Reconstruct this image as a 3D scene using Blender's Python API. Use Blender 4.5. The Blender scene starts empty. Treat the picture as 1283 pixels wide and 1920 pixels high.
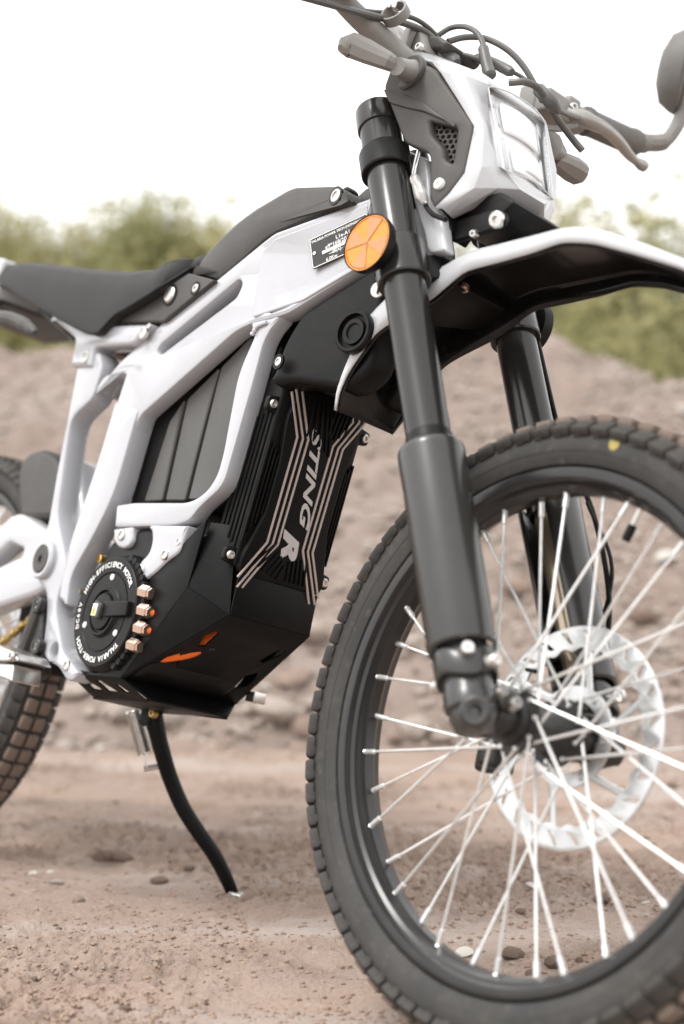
import bpy, bmesh, math, random
import numpy as np
from mathutils import Vector, Matrix
random.seed(7); rng = np.random.default_rng(7)
R = math.radians
scene = bpy.context.scene
col = scene.collection

# ------------------------------------------------------------------ camera, sky, sun, exposure
cam_data = bpy.data.cameras.new('camera'); cam = bpy.data.objects.new('camera', cam_data); col.objects.link(cam)
cam.location = (0, 0, 0.4968); cam.rotation_euler = (math.pi/2 + 0.00644, 0, 0)
cam_data.sensor_fit = 'VERTICAL'; cam_data.sensor_height = 36.0; cam_data.lens = 2904.24/1920*36
cam_data.clip_start = 0.05; cam_data.clip_end = 2000
cam_data.dof.use_dof = True; cam_data.dof.focus_distance = 1.80; cam_data.dof.aperture_fstop = 2.5
scene.camera = cam
world = bpy.data.worlds.new('World'); scene.world = world; world.use_nodes = True
wn = world.node_tree.nodes; wl = world.node_tree.links
for n in list(wn): wn.remove(n)
SUN_EL, SUN_AZ = R(62), R(245)          # azimuth clockwise from +Y: high, to the left and a little behind the camera
sky = wn.new('ShaderNodeTexSky'); sky.sky_type = 'NISHITA'; sky.sun_disc = False
sky.sun_elevation = SUN_EL; sky.sun_rotation = SUN_AZ; sky.air_density = 1.0; sky.dust_density = 6.0; sky.ozone_density = 1.0
hsv = wn.new('ShaderNodeHueSaturation'); hsv.inputs['Saturation'].default_value = 0.03   # overcast: a white sky
bg = wn.new('ShaderNodeBackground'); bg.inputs['Strength'].default_value = 0.15
wo = wn.new('ShaderNodeOutputWorld')
wl.new(sky.outputs[0], hsv.inputs['Color']); cloud = wn.new('ShaderNodeMix'); cloud.data_type = 'RGBA'; cloud.inputs[0].default_value = .65; cloud.inputs[7].default_value = (8.2, 8.15, 8.1, 1)   # an even cloud layer
wl.new(hsv.outputs[0], cloud.inputs[6]); wl.new(cloud.outputs[2], bg.inputs['Color']); wl.new(bg.outputs[0], wo.inputs['Surface'])
sd = bpy.data.lights.new('sun', 'SUN'); sd.energy = 0.8; sd.angle = R(14); sd.color = (1.0, 0.96, 0.91)
sun = bpy.data.objects.new('sun', sd); col.objects.link(sun)
sdir = Vector((math.sin(SUN_AZ)*math.cos(SUN_EL), math.cos(SUN_AZ)*math.cos(SUN_EL), math.sin(SUN_EL)))
sun.rotation_euler = sdir.to_track_quat('Z', 'Y').to_euler()
scene.view_settings.view_transform = 'Standard'; scene.view_settings.look = 'None'
scene.view_settings.exposure = 0.85; scene.view_settings.gamma = 1.0
scene.cycles.use_denoising = True
scene.cycles.max_bounces = 6; scene.cycles.transparent_max_bounces = 12

# ------------------------------------------------------------------ materials
MAT = {}
def mat(name, color, rough=0.5, metal=0.0, coat=0.0, noise=None, bump=None, spec=None, trans=0.0, emit=None):
    """noise=(scale, colour2, low, high) mixes a second real colour by noise; bump=(scale, strength, distance)"""
    m = bpy.data.materials.new(name); m.use_nodes = True
    nt = m.node_tree; b = nt.nodes['Principled BSDF']
    b.inputs['Base Color'].default_value = (*color, 1); b.inputs['Roughness'].default_value = rough
    b.inputs['Metallic'].default_value = metal; b.inputs['Coat Weight'].default_value = coat
    if coat: b.inputs['Coat Roughness'].default_value = 0.12
    if spec is not None: b.inputs['Specular IOR Level'].default_value = spec
    if trans: b.inputs['Transmission Weight'].default_value = trans
    if emit: b.inputs['Emission Color'].default_value = (*emit[:3], 1); b.inputs['Emission Strength'].default_value = emit[3]
    tc = nt.nodes.new('ShaderNodeTexCoord')
    if noise:
        layers = noise if isinstance(noise, list) else [noise]
        prev = None
        for (sc, c2, lo, hi, *st) in layers:
            nz = nt.nodes.new('ShaderNodeTexNoise'); nz.inputs['Scale'].default_value = sc; nz.inputs['Detail'].default_value = 6
            nz.inputs['Roughness'].default_value = 0.65
            if st:
                mp = nt.nodes.new('ShaderNodeMapping'); mp.inputs['Scale'].default_value = st[0]
                nt.links.new(tc.outputs['Object'], mp.inputs['Vector']); nt.links.new(mp.outputs[0], nz.inputs['Vector'])
            else: nt.links.new(tc.outputs['Object'], nz.inputs['Vector'])
            mr = nt.nodes.new('ShaderNodeMapRange'); mr.inputs[1].default_value = lo; mr.inputs[2].default_value = hi
            nt.links.new(nz.outputs['Fac'], mr.inputs[0])
            mx = nt.nodes.new('ShaderNodeMix'); mx.data_type = 'RGBA'
            nt.links.new(mr.outputs[0], mx.inputs[0])
            if prev is None: mx.inputs[6].default_value = (*color, 1)
            else: nt.links.new(prev, mx.inputs[6])
            mx.inputs[7].default_value = (*c2, 1); prev = mx.outputs[2]
        nt.links.new(prev, b.inputs['Base Color'])
    if bump:
        nz = nt.nodes.new('ShaderNodeTexNoise'); nz.inputs['Scale'].default_value = bump[0]; nz.inputs['Detail'].default_value = 5
        nt.links.new(tc.outputs['Object'], nz.inputs['Vector'])
        bp = nt.nodes.new('ShaderNodeBump'); bp.inputs['Strength'].default_value = bump[1]; bp.inputs['Distance'].default_value = bump[2]
        nt.links.new(nz.outputs['Fac'], bp.inputs['Height']); nt.links.new(bp.outputs[0], b.inputs['Normal'])
    MAT[name] = m; return m
mat('white_paint', (.43,.437,.462), .18, 0, .6, noise=[(30,(.395,.40,.425),.52,.8),(70,(.40,.38,.36),.66,.9)], bump=(9,.05,.004))
mat('weld_bead', (.50,.50,.54), .45, 0, 0, bump=(60,.5,.003))
mat('white_plastic', (.49,.50,.515), .22, 0, .3, noise=(14,(.455,.46,.475),.55,.85))
mat('black_plastic', (.006,.006,.006), .42, spec=.20, noise=(60,(.013,.012,.011),.45,.8), bump=(900,.12,.0004))
mat('black_sheet', (.004,.004,.004), .42, 0, 0, spec=.14, noise=(25,(.009,.0085,.008),.5,.85), bump=(700,.06,.0004))
mat('black_gloss', (.007,.007,.007), .18, spec=.3, noise=(18,(.022,.020,.018),.5,.8))
mat('fork_black', (.022,.021,.020), .20, .15, 0, noise=(7,(.030,.028,.026),.4,.8))
mat('guard_black', (.030,.029,.027), .26, 0, .2, noise=(12,(.042,.040,.037),.45,.85), bump=(500,.05,.0005))
mat('grey_plastic', (.055,.0515,.048), .5, spec=.4, noise=(24,(.075,.070,.065),.45,.8), bump=(700,.14,.0005))
mat('control_grey', (.20,.19,.178), .45, noise=(30,(.25,.24,.226),.4,.8))  # grey lightened for the pale veil of glare over the controls
mat('cable_black', (.085,.081,.076), .4, noise=(30,(.11,.105,.10),.4,.8))  # black lifted towards grey for the same veil of glare
mat('grip_rubber', (.13,.124,.117), .65, noise=(40,(.16,.153,.145),.4,.8), bump=(300,.2,.001))  # rubber lifted to grey, veil of glare put into its colour
mat('lever_alloy', (.30,.29,.275), .32, .5, noise=(30,(.36,.35,.33),.4,.8))
mat('seat_vinyl', (.022,.0207,.0195), .55, spec=.25, noise=(9,(.033,.031,.029),.4,.8), bump=(420,.25,.0008))
mat('battery_case', (.062,.060,.056), .42, noise=(10,(.078,.075,.070),.4,.8), bump=(600,.1,.0005))
mat('rubber', (.030,.029,.0275), .72, noise=[(16,(.050,.047,.043),.42,.72),(70,(.090,.080,.070),.55,.82)], bump=(220,.2,.0012))
mat('knob_rubber', (.040,.037,.034), .8, noise=[(30,(.10,.085,.072),.42,.75)], bump=(250,.3,.001))
mat('knob_dusty', (.17,.128,.104), .9, noise=[(24,(.095,.078,.067),.45,.75),(90,(.24,.185,.15),.54,.8)], bump=(250,.4,.001))
mat('rim_black', (.022,.0215,.021), .24, .2, 0, noise=(14,(.036,.034,.032),.45,.8))
mat('hub_black', (.028,.027,.026), .38, .2, noise=(40,(.045,.042,.039),.45,.8))
mat('spoke_steel', (.84,.84,.83), .30, .65, noise=(50,(.62,.61,.59),.5,.8))
mat('disc_steel', (.64,.65,.65), .32, .8, noise=(40,(.62,.62,.61),.5,.8))
mat('bolt_steel', (.66,.65,.63), .28, .95, noise=(90,(.42,.40,.37),.5,.85))
mat('bolt_black', (.035,.034,.033), .35, .5, noise=(90,(.06,.057,.054),.5,.85))
mat('gold_stanchion', (.42,.35,.26), .2, .7, noise=(20,(.37,.31,.23),.5,.8))
mat('chain_gold', (.62,.44,.17), .38, .85, noise=(120,(.30,.22,.11),.5,.75))
mat('copper_nut', (.84,.66,.56), .20, .9, noise=(60,(.66,.48,.39),.5,.8))
mat('orange_cable', (.90,.16,.015), .38, noise=(30,(.78,.13,.012),.5,.8))
mat('reflector_orange', (.72,.255,.010), .25, 0, .3, noise=(160,(.64,.21,.008),.4,.7), bump=(500,.35,.0006))
mat('reflector_pale', (.50,.235,.085), .28, 0, .3, noise=(160,(.44,.195,.065),.4,.7), bump=(500,.35,.0006))
mat('stripe_silver', (.50,.43,.40), .4, .35, noise=(60,(.44,.38,.35),.5,.8))
mat('letter_silver', (.52,.50,.50), .4, .3, noise=(60,(.46,.44,.44),.5,.8))
mat('letter_white', (.80,.80,.78), .5, noise=(90,(.68,.68,.66),.55,.8))
mat('label_black', (.020,.020,.020), .35, noise=(80,(.035,.034,.033),.5,.8))
mat('label_yellow', (.85,.55,.03), .4, noise=(80,(.75,.48,.03),.5,.8))
mat('lens_white', (.90,.91,.92), .12, 0, .8, noise=(20,(.80,.81,.82),.5,.8))
mat('lens_chrome', (.90,.91,.92), .25, .15, noise=(20,(.80,.81,.82),.5,.8))
mat('lens_grey', (.55,.56,.57), .3, noise=(20,(.5,.51,.52),.5,.8))
mat('lens_clear', (.95,.96,.96), .05)
_nt = MAT['lens_clear'].node_tree; _t = _nt.nodes.new('ShaderNodeBsdfTransparent'); _m = _nt.nodes.new('ShaderNodeMixShader'); _f = _nt.nodes.new('ShaderNodeFresnel'); _g = _nt.nodes.new('ShaderNodeBsdfGlossy'); _g.inputs['Roughness'].default_value = .04
_m.inputs[0].default_value = .06; _nt.links.new(_t.outputs[0], _m.inputs[1]); _nt.links.new(_g.outputs[0], _m.inputs[2]); _nt.links.new(_m.outputs[0], _nt.nodes['Material Output'].inputs['Surface'])
mat('tube_clear', (.90,.88,.86), .12, 0, 0, trans=.7, noise=(60,(.80,.76,.72),.5,.8))
mat('yellow_paint', (.36,.30,.09), .7, noise=(200,(.35,.27,.06),.45,.7))

# ------------------------------------------------------------------ mesh helpers
def finish(me, smooth=35):
    if smooth:
        me.polygons.foreach_set('use_smooth', [True]*len(me.polygons))
        me.set_sharp_from_angle(angle=R(smooth))
    me.update()
def recalc(me):
    bm = bmesh.new(); bm.from_mesh(me); bmesh.ops.remove_doubles(bm, verts=bm.verts, dist=1e-5)
    bmesh.ops.recalc_face_normals(bm, faces=bm.faces); bm.to_mesh(me); bm.free()
def link(name, me, m, parent=None, M=None, label=None):
    o = bpy.data.objects.new(name, me); col.objects.link(o)
    if m is not None and not me.materials: me.materials.append(MAT[m] if isinstance(m, str) else m)
    if parent is not None: o.parent = parent
    if M is not None: o.matrix_local = M
    if label: o['label'] = label
    return o
class MB:
    def __init__(s): s.v = []; s.f = []
    def add(s, v, f):
        k = len(s.v); s.v += [tuple(map(float, p)) for p in v]; s.f += [tuple(i+k for i in q) for q in f]
    def box(s, c, h, M=None):
        v = [(c[0]+a*h[0], c[1]+b*h[1], c[2]+d*h[2]) for a in(-1,1) for b in(-1,1) for d in(-1,1)]
        if M is not None: v = [M @ Vector(p) for p in v]
        s.add(v, [(0,1,3,2),(4,6,7,5),(0,4,5,1),(2,3,7,6),(0,2,6,4),(1,5,7,3)])
    def tube(s, pts, r, n=10, caps=True):
        pts = [Vector(p) for p in pts]; m = len(pts); rs = r if hasattr(r, '__len__') else [r]*m
        T = [(pts[min(i+1,m-1)]-pts[max(i-1,0)]).normalized() for i in range(m)]
        a = T[0].orthogonal().normalized(); rings = []
        for i in range(m):
            a = (a - T[i]*a.dot(T[i])).normalized(); b = T[i].cross(a)
            rings.append([pts[i]+(a*math.cos(2*math.pi*k/n)+b*math.sin(2*math.pi*k/n))*rs[i] for k in range(n)])
        s.rings(rings, caps)
    def rings(s, rings, caps=True, closed=True, loop=False):
        n = len(rings[0]); v = [p for q in rings for p in q]; f = []
        m = len(rings)
        for i in range(m if loop else m-1):
            for k in range(n if closed else n-1):
                j = (i+1) % m
                f.append((i*n+k, i*n+(k+1)%n, j*n+(k+1)%n, j*n+k))
        if caps and not loop: f.append(tuple(range(n))[::-1]); f.append(tuple((m-1)*n+k for k in range(n)))
        s.add(v, f)
    def lathe(s, prof, origin, axis, n=32, closed_profile=False, caps=True):
        ax = Vector(axis).normalized(); a = ax.orthogonal().normalized(); b = ax.cross(a); o = Vector(origin)
        rings = [[o+ax*t+(a*math.cos(2*math.pi*k/n)+b*math.sin(2*math.pi*k/n))*r for k in range(n)] for (r, t) in prof]
        s.rings(rings, caps=caps and not closed_profile, loop=closed_profile)
    def mesh(s, name='m', smooth=35, fix=True):
        me = bpy.data.meshes.new(name); me.from_pydata(s.v, [], s.f)
        if fix: recalc(me)
        finish(me, smooth); return me
    def build(s, name, m, parent=None, M=None, smooth=35, label=None):
        return link(name, s.mesh(name, smooth), m, parent, M, label)
def bevel_mesh(me, w, seg=2, ang=30):
    bm = bmesh.new(); bm.from_mesh(me)
    e = [x for x in bm.edges if len(x.link_faces) == 2 and x.calc_face_angle(0) > R(ang)]
    bmesh.ops.bevel(bm, geom=e, offset=w, segments=seg, profile=.5, affect='EDGES', clamp_overlap=True)
    bm.to_mesh(me); bm.free()
def catmull(P, sub=6):
    P = [np.array(p, float) for p in P]; Q = [2*P[0]-P[1]]+P+[2*P[-1]-P[-2]]; out = []
    for i in range(1, len(Q)-2):
        for k in range(sub):
            t = k/sub; a, b, c, d = Q[i-1:i+3]
            out.append(.5*((2*b)+(-a+c)*t+(2*a-5*b+4*c-d)*t*t+(-a+3*b-3*c+d)*t**3))
    out.append(P[-1]); return [tuple(map(float, p)) for p in out]
def rnd(poly, r, n=4):
    out = []; m = len(poly); rs = r if hasattr(r, '__len__') else [r]*m
    for i in range(m):
        p = Vector(poly[i]); a = Vector(poly[i-1])-p; b = Vector(poly[(i+1) % m])-p
        k = min(rs[i], a.length*.45, b.length*.45)
        if k < 1e-5: out.append(tuple(p)); continue
        A = p+a.normalized()*k; Bq = p+b.normalized()*k
        for j in range(n+1):
            t = j/n; q = A*(1-t)**2+p*2*t*(1-t)+Bq*t*t; out.append(tuple(q))
    return out
def curve_mesh(loops, depth, bevel=0.0, seg=2):
    """flat outline(s), holes allowed, given thickness and a rounded or chamfered edge -> mesh in local XY, thickness along Z"""
    cu = bpy.data.curves.new('c', 'CURVE'); cu.dimensions = '2D'; cu.fill_mode = 'BOTH'
    for lp in loops:
        sp = cu.splines.new('POLY'); sp.points.add(len(lp)-1)
        for p, q in zip(sp.points, lp): p.co = (q[0], q[1], 0, 1)
        sp.use_cyclic_u = True
    cu.extrude = max(depth/2-bevel, 1e-5); cu.bevel_depth = bevel; cu.bevel_resolution = seg; cu.offset = -bevel
    ob = bpy.data.objects.new('c', cu); col.objects.link(ob); bpy.context.view_layer.update()
    me = bpy.data.meshes.new_from_object(ob.evaluated_get(bpy.context.evaluated_depsgraph_get()))
    bpy.data.objects.remove(ob); bpy.data.curves.remove(cu)
    me.materials.clear(); return me
def text_mesh(s, size, shear=0, bold=0, depth=.0004, align='CENTER', spacing=1.0):
    cu = bpy.data.curves.new('t', 'FONT'); cu.body = s; cu.size = size; cu.shear = shear; cu.offset = bold; cu.extrude = depth
    cu.align_x = align; cu.align_y = 'CENTER'; cu.space_character = spacing; cu.resolution_u = 3
    ob = bpy.data.objects.new('t', cu); col.objects.link(ob); bpy.context.view_layer.update()
    me = bpy.data.meshes.new_from_object(ob.evaluated_get(bpy.context.evaluated_depsgraph_get()))
    bpy.data.objects.remove(ob); bpy.data.curves.remove(cu); me.materials.clear(); return me
def map_verts(me, fn):
    n = len(me.vertices); a = np.empty(n*3, np.float32); me.vertices.foreach_get('co', a); a = a.reshape(-1, 3)
    me.vertices.foreach_set('co', fn(a.astype(float)).astype(np.float32).ravel()); me.update()
def gw(x): return np.where(x <= .80, .090, np.maximum(.05, .090-(x-.80)*.04/.15))   # half width of the frame along its length
def plate(name, loops, y0, y1, m, parent, bevel=.003, seg=2, taper=False, M=None, smooth=30, mirror=False, label=None, shear=None):
    """side-view outline(s) in bike x, z given a lateral extent y0..y1; taper follows the frame's half width"""
    if isinstance(loops[0][0], (int, float)): loops = [loops]
    me = curve_mesh(loops, abs(y1-y0), bevel, seg); ym = (y0+y1)/2
    def fn(a):
        o = np.stack([a[:, 0], ym+a[:, 2], a[:, 1]], 1)
        if taper: o[:, 1] += .090-gw(o[:, 0])
        if shear: o[:, 1] -= shear[1]*(shear[0]-o[:, 0])
        return o
    map_verts(me, fn); recalc(me); finish(me, smooth)
    o = link(name, me, m, parent, M, label)
    if mirror:
        me2 = me.copy(); map_verts(me2, lambda a: a*np.array([1, -1, 1])); me2.flip_normals(); link(name, me2, m, parent, M, label)
    return o
def mirrored(o, parent, M=None):
    me2 = o.data.copy(); map_verts(me2, lambda a: a*np.array([1, -1, 1])); me2.flip_normals()
    return link(o.name.split('.')[0], me2, None, parent, M)
def bolt(p, axis=(0,-1,0), r=.0055, h=.003, m='bolt_steel', parent=None, M=None, name='bolt', recess=.5):
    b = MB(); n = 18
    b.lathe([(r*1.0,-.004),(r*1.02,0),(r*.98,h*.6),(r*.8,h),(r*recess,h),(r*recess*.95,h*.2),(.0001,h*.2)], p, axis, n)
    return b.build(name, m, parent, M)
def washer(p, axis, r0, r1, h, m, parent, M=None, name='washer'):
    b = MB(); b.lathe([(r0,-.002),(r1,-.002),(r1,h),(r0,h)], p, axis, 28, closed_profile=True); return b.build(name, m, parent, M)

# ------------------------------------------------------------------ noise for terrain
def vnoise(x, y, seed):
    xi = np.floor(x).astype(np.int64); yi = np.floor(y).astype(np.int64); fx = x-xi; fy = y-yi
    def h(a, b):
        n = (a*374761393+b*668265263+seed*1442695041) & 0xffffffff
        n = ((n ^ (n >> 13))*1274126177) & 0xffffffff
        return ((n ^ (n >> 16)) & 0xffff)/65535.0
    u = fx*fx*(3-2*fx); v = fy*fy*(3-2*fy)
    return (h(xi,yi)*(1-u)+h(xi+1,yi)*u)*(1-v)+(h(xi,yi+1)*(1-u)+h(xi+1,yi+1)*u)*v
def fbm(x, y, seed, oct=4, gain=.5):
    s = 0; a = 1; t = 0
    for k in range(oct): s = s+a*(vnoise(x*2**k+17.3*k, y*2**k-9.1*k, seed+k)-.5); t += a; a *= gain
    return s/t*2

# ------------------------------------------------------------------ setting: ground, mound, stones, field
mat('soil', (.278,.206,.167), .95, noise=[(2.6,(.335,.245,.19),.50,.68,(.55,2.2,1)),(3.4,(.165,.112,.085),.56,.74,(.7,1.8,1)),(1.9,(.37,.315,.285),.50,.66,(.5,2.6,1)),(2.2,(.320,.245,.200),.45,.75),(9,(.165,.108,.078),.55,.78),(45,(.39,.325,.28),.56,.82)], bump=(160,.9,.006))
mat('mound_soil', (.225,.174,.145), .95, noise=[(1.6,(.27,.218,.19),.42,.70),(7,(.155,.112,.09),.50,.78),(30,(.33,.28,.25),.55,.80)], bump=(60,.6,.01))
mat('stone_pale', (.36,.305,.265), .9, noise=[(18,(.34,.275,.235),.45,.75),(60,(.52,.47,.44),.55,.8)], bump=(60,.5,.006))
mat('stone_brown', (.275,.205,.165), .92, noise=[(18,(.25,.185,.15),.45,.75),(60,(.40,.34,.30),.55,.8)], bump=(60,.5,.006))
mat('stone_white', (.55,.52,.48), .8, noise=[(30,(.50,.46,.42),.5,.78)], bump=(80,.4,.004))
mat('clod', (.215,.150,.115), .97, noise=[(40,(.30,.225,.18),.45,.75)], bump=(140,.7,.006))
mat('crumb', (.32,.228,.172), .95, noise=[(30,(.24,.165,.12),.45,.75),(120,(.42,.35,.30),.55,.8)], bump=(160,.5,.003))
mat('field_soil', (.16,.17,.07), .95, noise=[(1.2,(.24,.22,.12),.45,.7)], bump=(30,.6,.02))

def ground_h(x, y):
    near = np.exp(-((y-1.9)/2.2)**2)
    h = .012*fbm(x*1.7, y*1.7, 3)+.009*fbm(x*1.1, y*5.5, 15)*np.clip((y-1.6)/.3, 0, 1)+.008*fbm(x*6, y*6, 11)+.0065*fbm(x*19, y*23, 21, 3)*near
    rough = np.clip(fbm(x*3.1, y*4.2, 31)*2.2+.62, 0, 1)            # rough and smooth patches
    band = np.clip((y-1.50)/.12, 0, 1)                              # smooth, rolled strip nearest the camera
    h += rough*band*(.021*np.abs(fbm(x*34, y*38, 41, 3))**.8+.008*fbm(x*90, y*90, 51, 2)+.012*np.clip(fbm(x*13, y*16, 45, 3)-.25, 0, 1))
    for (cx, cy) in ((-.665, 2.396), (.122, 1.427)):                # level under the tyres
        d = np.hypot(x-cx, y-cy); h = h*np.clip(d/.28, .12, 1)
    return h-.004
def grid(name, xs, ys, hfn, m, kind):
    X, Y = np.meshgrid(xs, ys); Z = hfn(X, Y); nx, ny = len(xs), len(ys)
    v = np.stack([X, Y, Z], -1).reshape(-1, 3)
    i = (np.arange(ny-1)[:, None]*nx+np.arange(nx-1)[None]).ravel()
    f = np.stack([i, i+1, i+nx+1, i+nx], 1)
    me = bpy.data.meshes.new(name); me.vertices.add(len(v)); me.vertices.foreach_set('co', v.astype(np.float32).ravel())
    me.loops.add(f.size); me.loops.foreach_set('vertex_index', f.astype(np.int32).ravel())
    me.polygons.add(len(f)); me.polygons.foreach_set('loop_start', np.arange(0, f.size, 4, dtype=np.int32))
    me.update(calc_edges=True); me.polygons.foreach_set('use_smooth', [True]*len(f)); me.update()
    o = link(name, me, m); o['kind'] = kind; return o
def spaced(a, b, n, p=1.0): t = np.linspace(0, 1, n)**p; return a+(b-a)*t
xs = np.concatenate([[-400,-60,-15,-6,-3.2,-2.2], np.linspace(-1.15, 1.05, 820), [2,3.2,6,15,60,400]])
ys = np.concatenate([[-200,-20,-4,.2], spaced(1.05, 4.4, 800, 1.45), [4.8,5.6,7,10,16,30,80,200,900]])
ground = grid('ground', xs, ys, lambda x, y: np.where((np.abs(x) < 5) & (y > 0) & (y < 6), ground_h(x, y), -.01), 'soil', 'structure')

def mound_h(x, y):
    base = 3.45+.10*fbm(x*.9, y*0, 61)
    crest = np.interp(x, [-6,-3,-1.2,-.2,.35,.75,1.2,1.8,3,6], [1.15,1.10,1.08,1.17,1.20,1.10,.90,.62,.3,.2])
    run = crest/.62
    t = (y-base)/run
    up = np.clip(t, -.5, 1); prof = np.where(up < 0, up*.4, up**.92)
    top = np.where(t > 1, -np.clip((t-1)*.22, 0, .5), 0)
    h = crest*(prof+top)
    amp = np.clip(t*3, 0, 1)
    h = h+amp*(.08*fbm(x*2.1, y*2.1, 71)+.055*fbm(x*7, y*7, 81)+.024*fbm(x*19, y*19, 91, 3))
    return h-.01
mxs = np.linspace(-4.5, 4.2, 420); mys = spaced(3.25, 7.6, 300, 1.2)
mound = grid('mound', mxs, mys, mound_h, 'mound_soil', 'structure')

def rock_mesh(seed, flat=.65, sub=2):
    bm = bmesh.new(); bmesh.ops.create_icosphere(bm, subdivisions=sub, radius=1)
    r = random.Random(seed); ax = [Vector((r.gauss(0,1), r.gauss(0,1), r.gauss(0,1))).normalized() for _ in range(9)]
    dd = [r.uniform(.55, .9) for _ in ax]
    for v in bm.verts:
        for a, d in zip(ax, dd):
            k = v.co.dot(a)
            if k > d: v.co -= a*(k-d)*.9
        v.co *= 1+r.uniform(-.04, .04); v.co.z *= flat
    me = bpy.data.meshes.new('stone'); bm.to_mesh(me); bm.free(); finish(me, 40); return me
ROCK = {}
for mname in ('stone_pale','stone_brown','stone_white','clod'):
    ROCK[mname] = []
    for k in range(4):
        me = rock_mesh(100+k+len(ROCK)*10); me.materials.append(MAT[mname]); ROCK[mname].append(me)
def stone(parent, x, y, z, s, kind, sink=.3):
    o = bpy.data.objects.new('stone', random.choice(ROCK[kind])); col.objects.link(o); o.parent = parent
    o.location = (x, y, z+s*.65*(1-2*sink)*.6); o.rotation_euler = (random.uniform(-.35,.35), random.uniform(-.35,.35), random.uniform(0, 6.28))
    o.scale = (s*random.uniform(.8,1.35), s*random.uniform(.8,1.2), s*random.uniform(.7,1.1)); return o
def gz(x, y, fn): return float(fn(np.array([x]), np.array([y]))[0])
# stones one can pick out on the slope of the mound
for k in range(290):
    x = random.uniform(-1.7, 1.6); y = 3.42+random.random()**1.7*1.5
    s = .012+random.random()**3*.045
    if k % 3 == 0: y = 3.4+random.random()*.35
    stone(mound, x, y, gz(x, y, mound_h), s, random.choices(['stone_pale','stone_brown','stone_white','clod'], [5,6,.5,1.2])[0])
# pebbles and clods one can pick out on the track
for k in range(60):
    y = 1.55+random.random()**1.3*1.9; x = random.uniform(-.27, .27)*y
    s = (.003+random.random()**3*.008)*(.7+.25*y)
    stone(ground, x, y, gz(x, y, ground_h), s, random.choices(['stone_pale','stone_brown','stone_white','clod'], [5,5,.5,3])[0])
for (x, y, z), s, kd in zip([(-0.3553,2.2887,0.0000),(-0.3267,2.2815,0.0000),(-0.2535,2.1590,0.0000),(-0.4407,2.2118,-0.0000),(-0.4169,2.2186,-0.0000),(-0.1404,2.0784,0.0000),(0.2569,2.0844,0.0000),(0.1975,1.8039,0.0000),(0.2411,1.7600,0.0000),(0.2130,1.7285,0.0000),(0.2252,2.4853,0.0000),(-0.0073,1.8499,0.0000),(0.4006,2.0317,0.0000),(0.0486,1.9237,0.0000),(0.1426,1.8152,0.0000)],
        (.022,.016,.015,.008,.006,.008,.011,.016,.014,.012,.008,.007,.010,.010,.011), ('clod','clod','clod','stone_white','stone_white','stone_white','stone_white','clod','clod','clod','stone_pale','stone_pale','stone_white','stone_white','stone_white')):
    stone(ground, x, y, gz(x, y, ground_h), s, kd, .42)
for k in range(90):                       # dark clods, thickest in the rough patches
    y = 1.6+random.random()**1.2*1.5; x = random.uniform(-.26, .26)*y
    if gz(x, y, lambda a, c: fbm(a*3.1, c*4.2, 31)) < random.uniform(-.25, .25): continue
    stone(ground, x, y, gz(x, y, ground_h), (.004+random.random()**2*.009)*(.6+.25*y), 'clod', .35)
# fine crumbs of soil: uncountable
def crumbs(name, n, xr, yr, fn, smin, smax, m, seed):
    r = np.random.default_rng(seed); V = []; F = []
    base = np.array([(1,0,0),(-1,0,0),(0,1,0),(0,-1,0),(0,0,1),(0,0,-1)], float)
    tri = np.array([(4,0,2),(4,2,1),(4,1,3),(4,3,0),(5,2,0),(5,1,2),(5,3,1),(5,0,3)])
    y = r.uniform(*yr, n) if not callable(yr) else yr(r, n); x = xr(r, n, y)
    keep = fbm(x*3.1, y*4.2, 31)+.6*fbm(x*9, y*9, 7) > r.uniform(-.45, .40, n); x = x[keep]; y = y[keep]; n = len(x)
    z = fn(x, y); s = (smin+(smax-smin)*r.random(n)**3)
    v = base[None]*(s[:, None, None]*r.uniform(.6, 1.25, (n, 6, 3)))
    a = r.uniform(0, 6.28, n); c, q = np.cos(a), np.sin(a)
    vx = v[..., 0]*c[:, None]-v[..., 1]*q[:, None]; vy = v[..., 0]*q[:, None]+v[..., 1]*c[:, None]
    P = np.stack([vx+x[:, None], vy+y[:, None], v[..., 2]*.75+z[:, None]+s[:, None]*.15], -1).reshape(-1, 3)
    f = (tri[None]+(np.arange(n)*6)[:, None, None]).reshape(-1, 3)
    me = bpy.data.meshes.new(name); me.vertices.add(len(P)); me.vertices.foreach_set('co', P.astype(np.float32).ravel())
    me.loops.add(f.size); me.loops.foreach_set('vertex_index', f.astype(np.int32).ravel())
    me.polygons.add(len(f)); me.polygons.foreach_set('loop_start', np.arange(0, f.size, 3, dtype=np.int32)); me.update(calc_edges=True)
    o = link(name, me, m); o['kind'] = 'stuff'; return o
c1 = crumbs('soil_crumbs', 38000, lambda r, n, y: r.uniform(-.30, .30, n)*y, lambda r, n: 1.50+r.random(n)**1.4*1.7, ground_h, .0007, .0050, 'crumb', 5)
c1['label'] = 'loose crumbs of brown soil scattered over the track'; c1['category'] = 'soil'
c2 = crumbs('gravel', 26000, lambda r, n, y: r.uniform(-.36, .36, n)*y, lambda r, n: 3.35+r.random(n)**1.3*2.2, mound_h, .004, .022, 'stone_pale', 6)
c2['label'] = 'coarse brown gravel lying on the slope of the mound'; c2['category'] = 'gravel'

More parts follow.
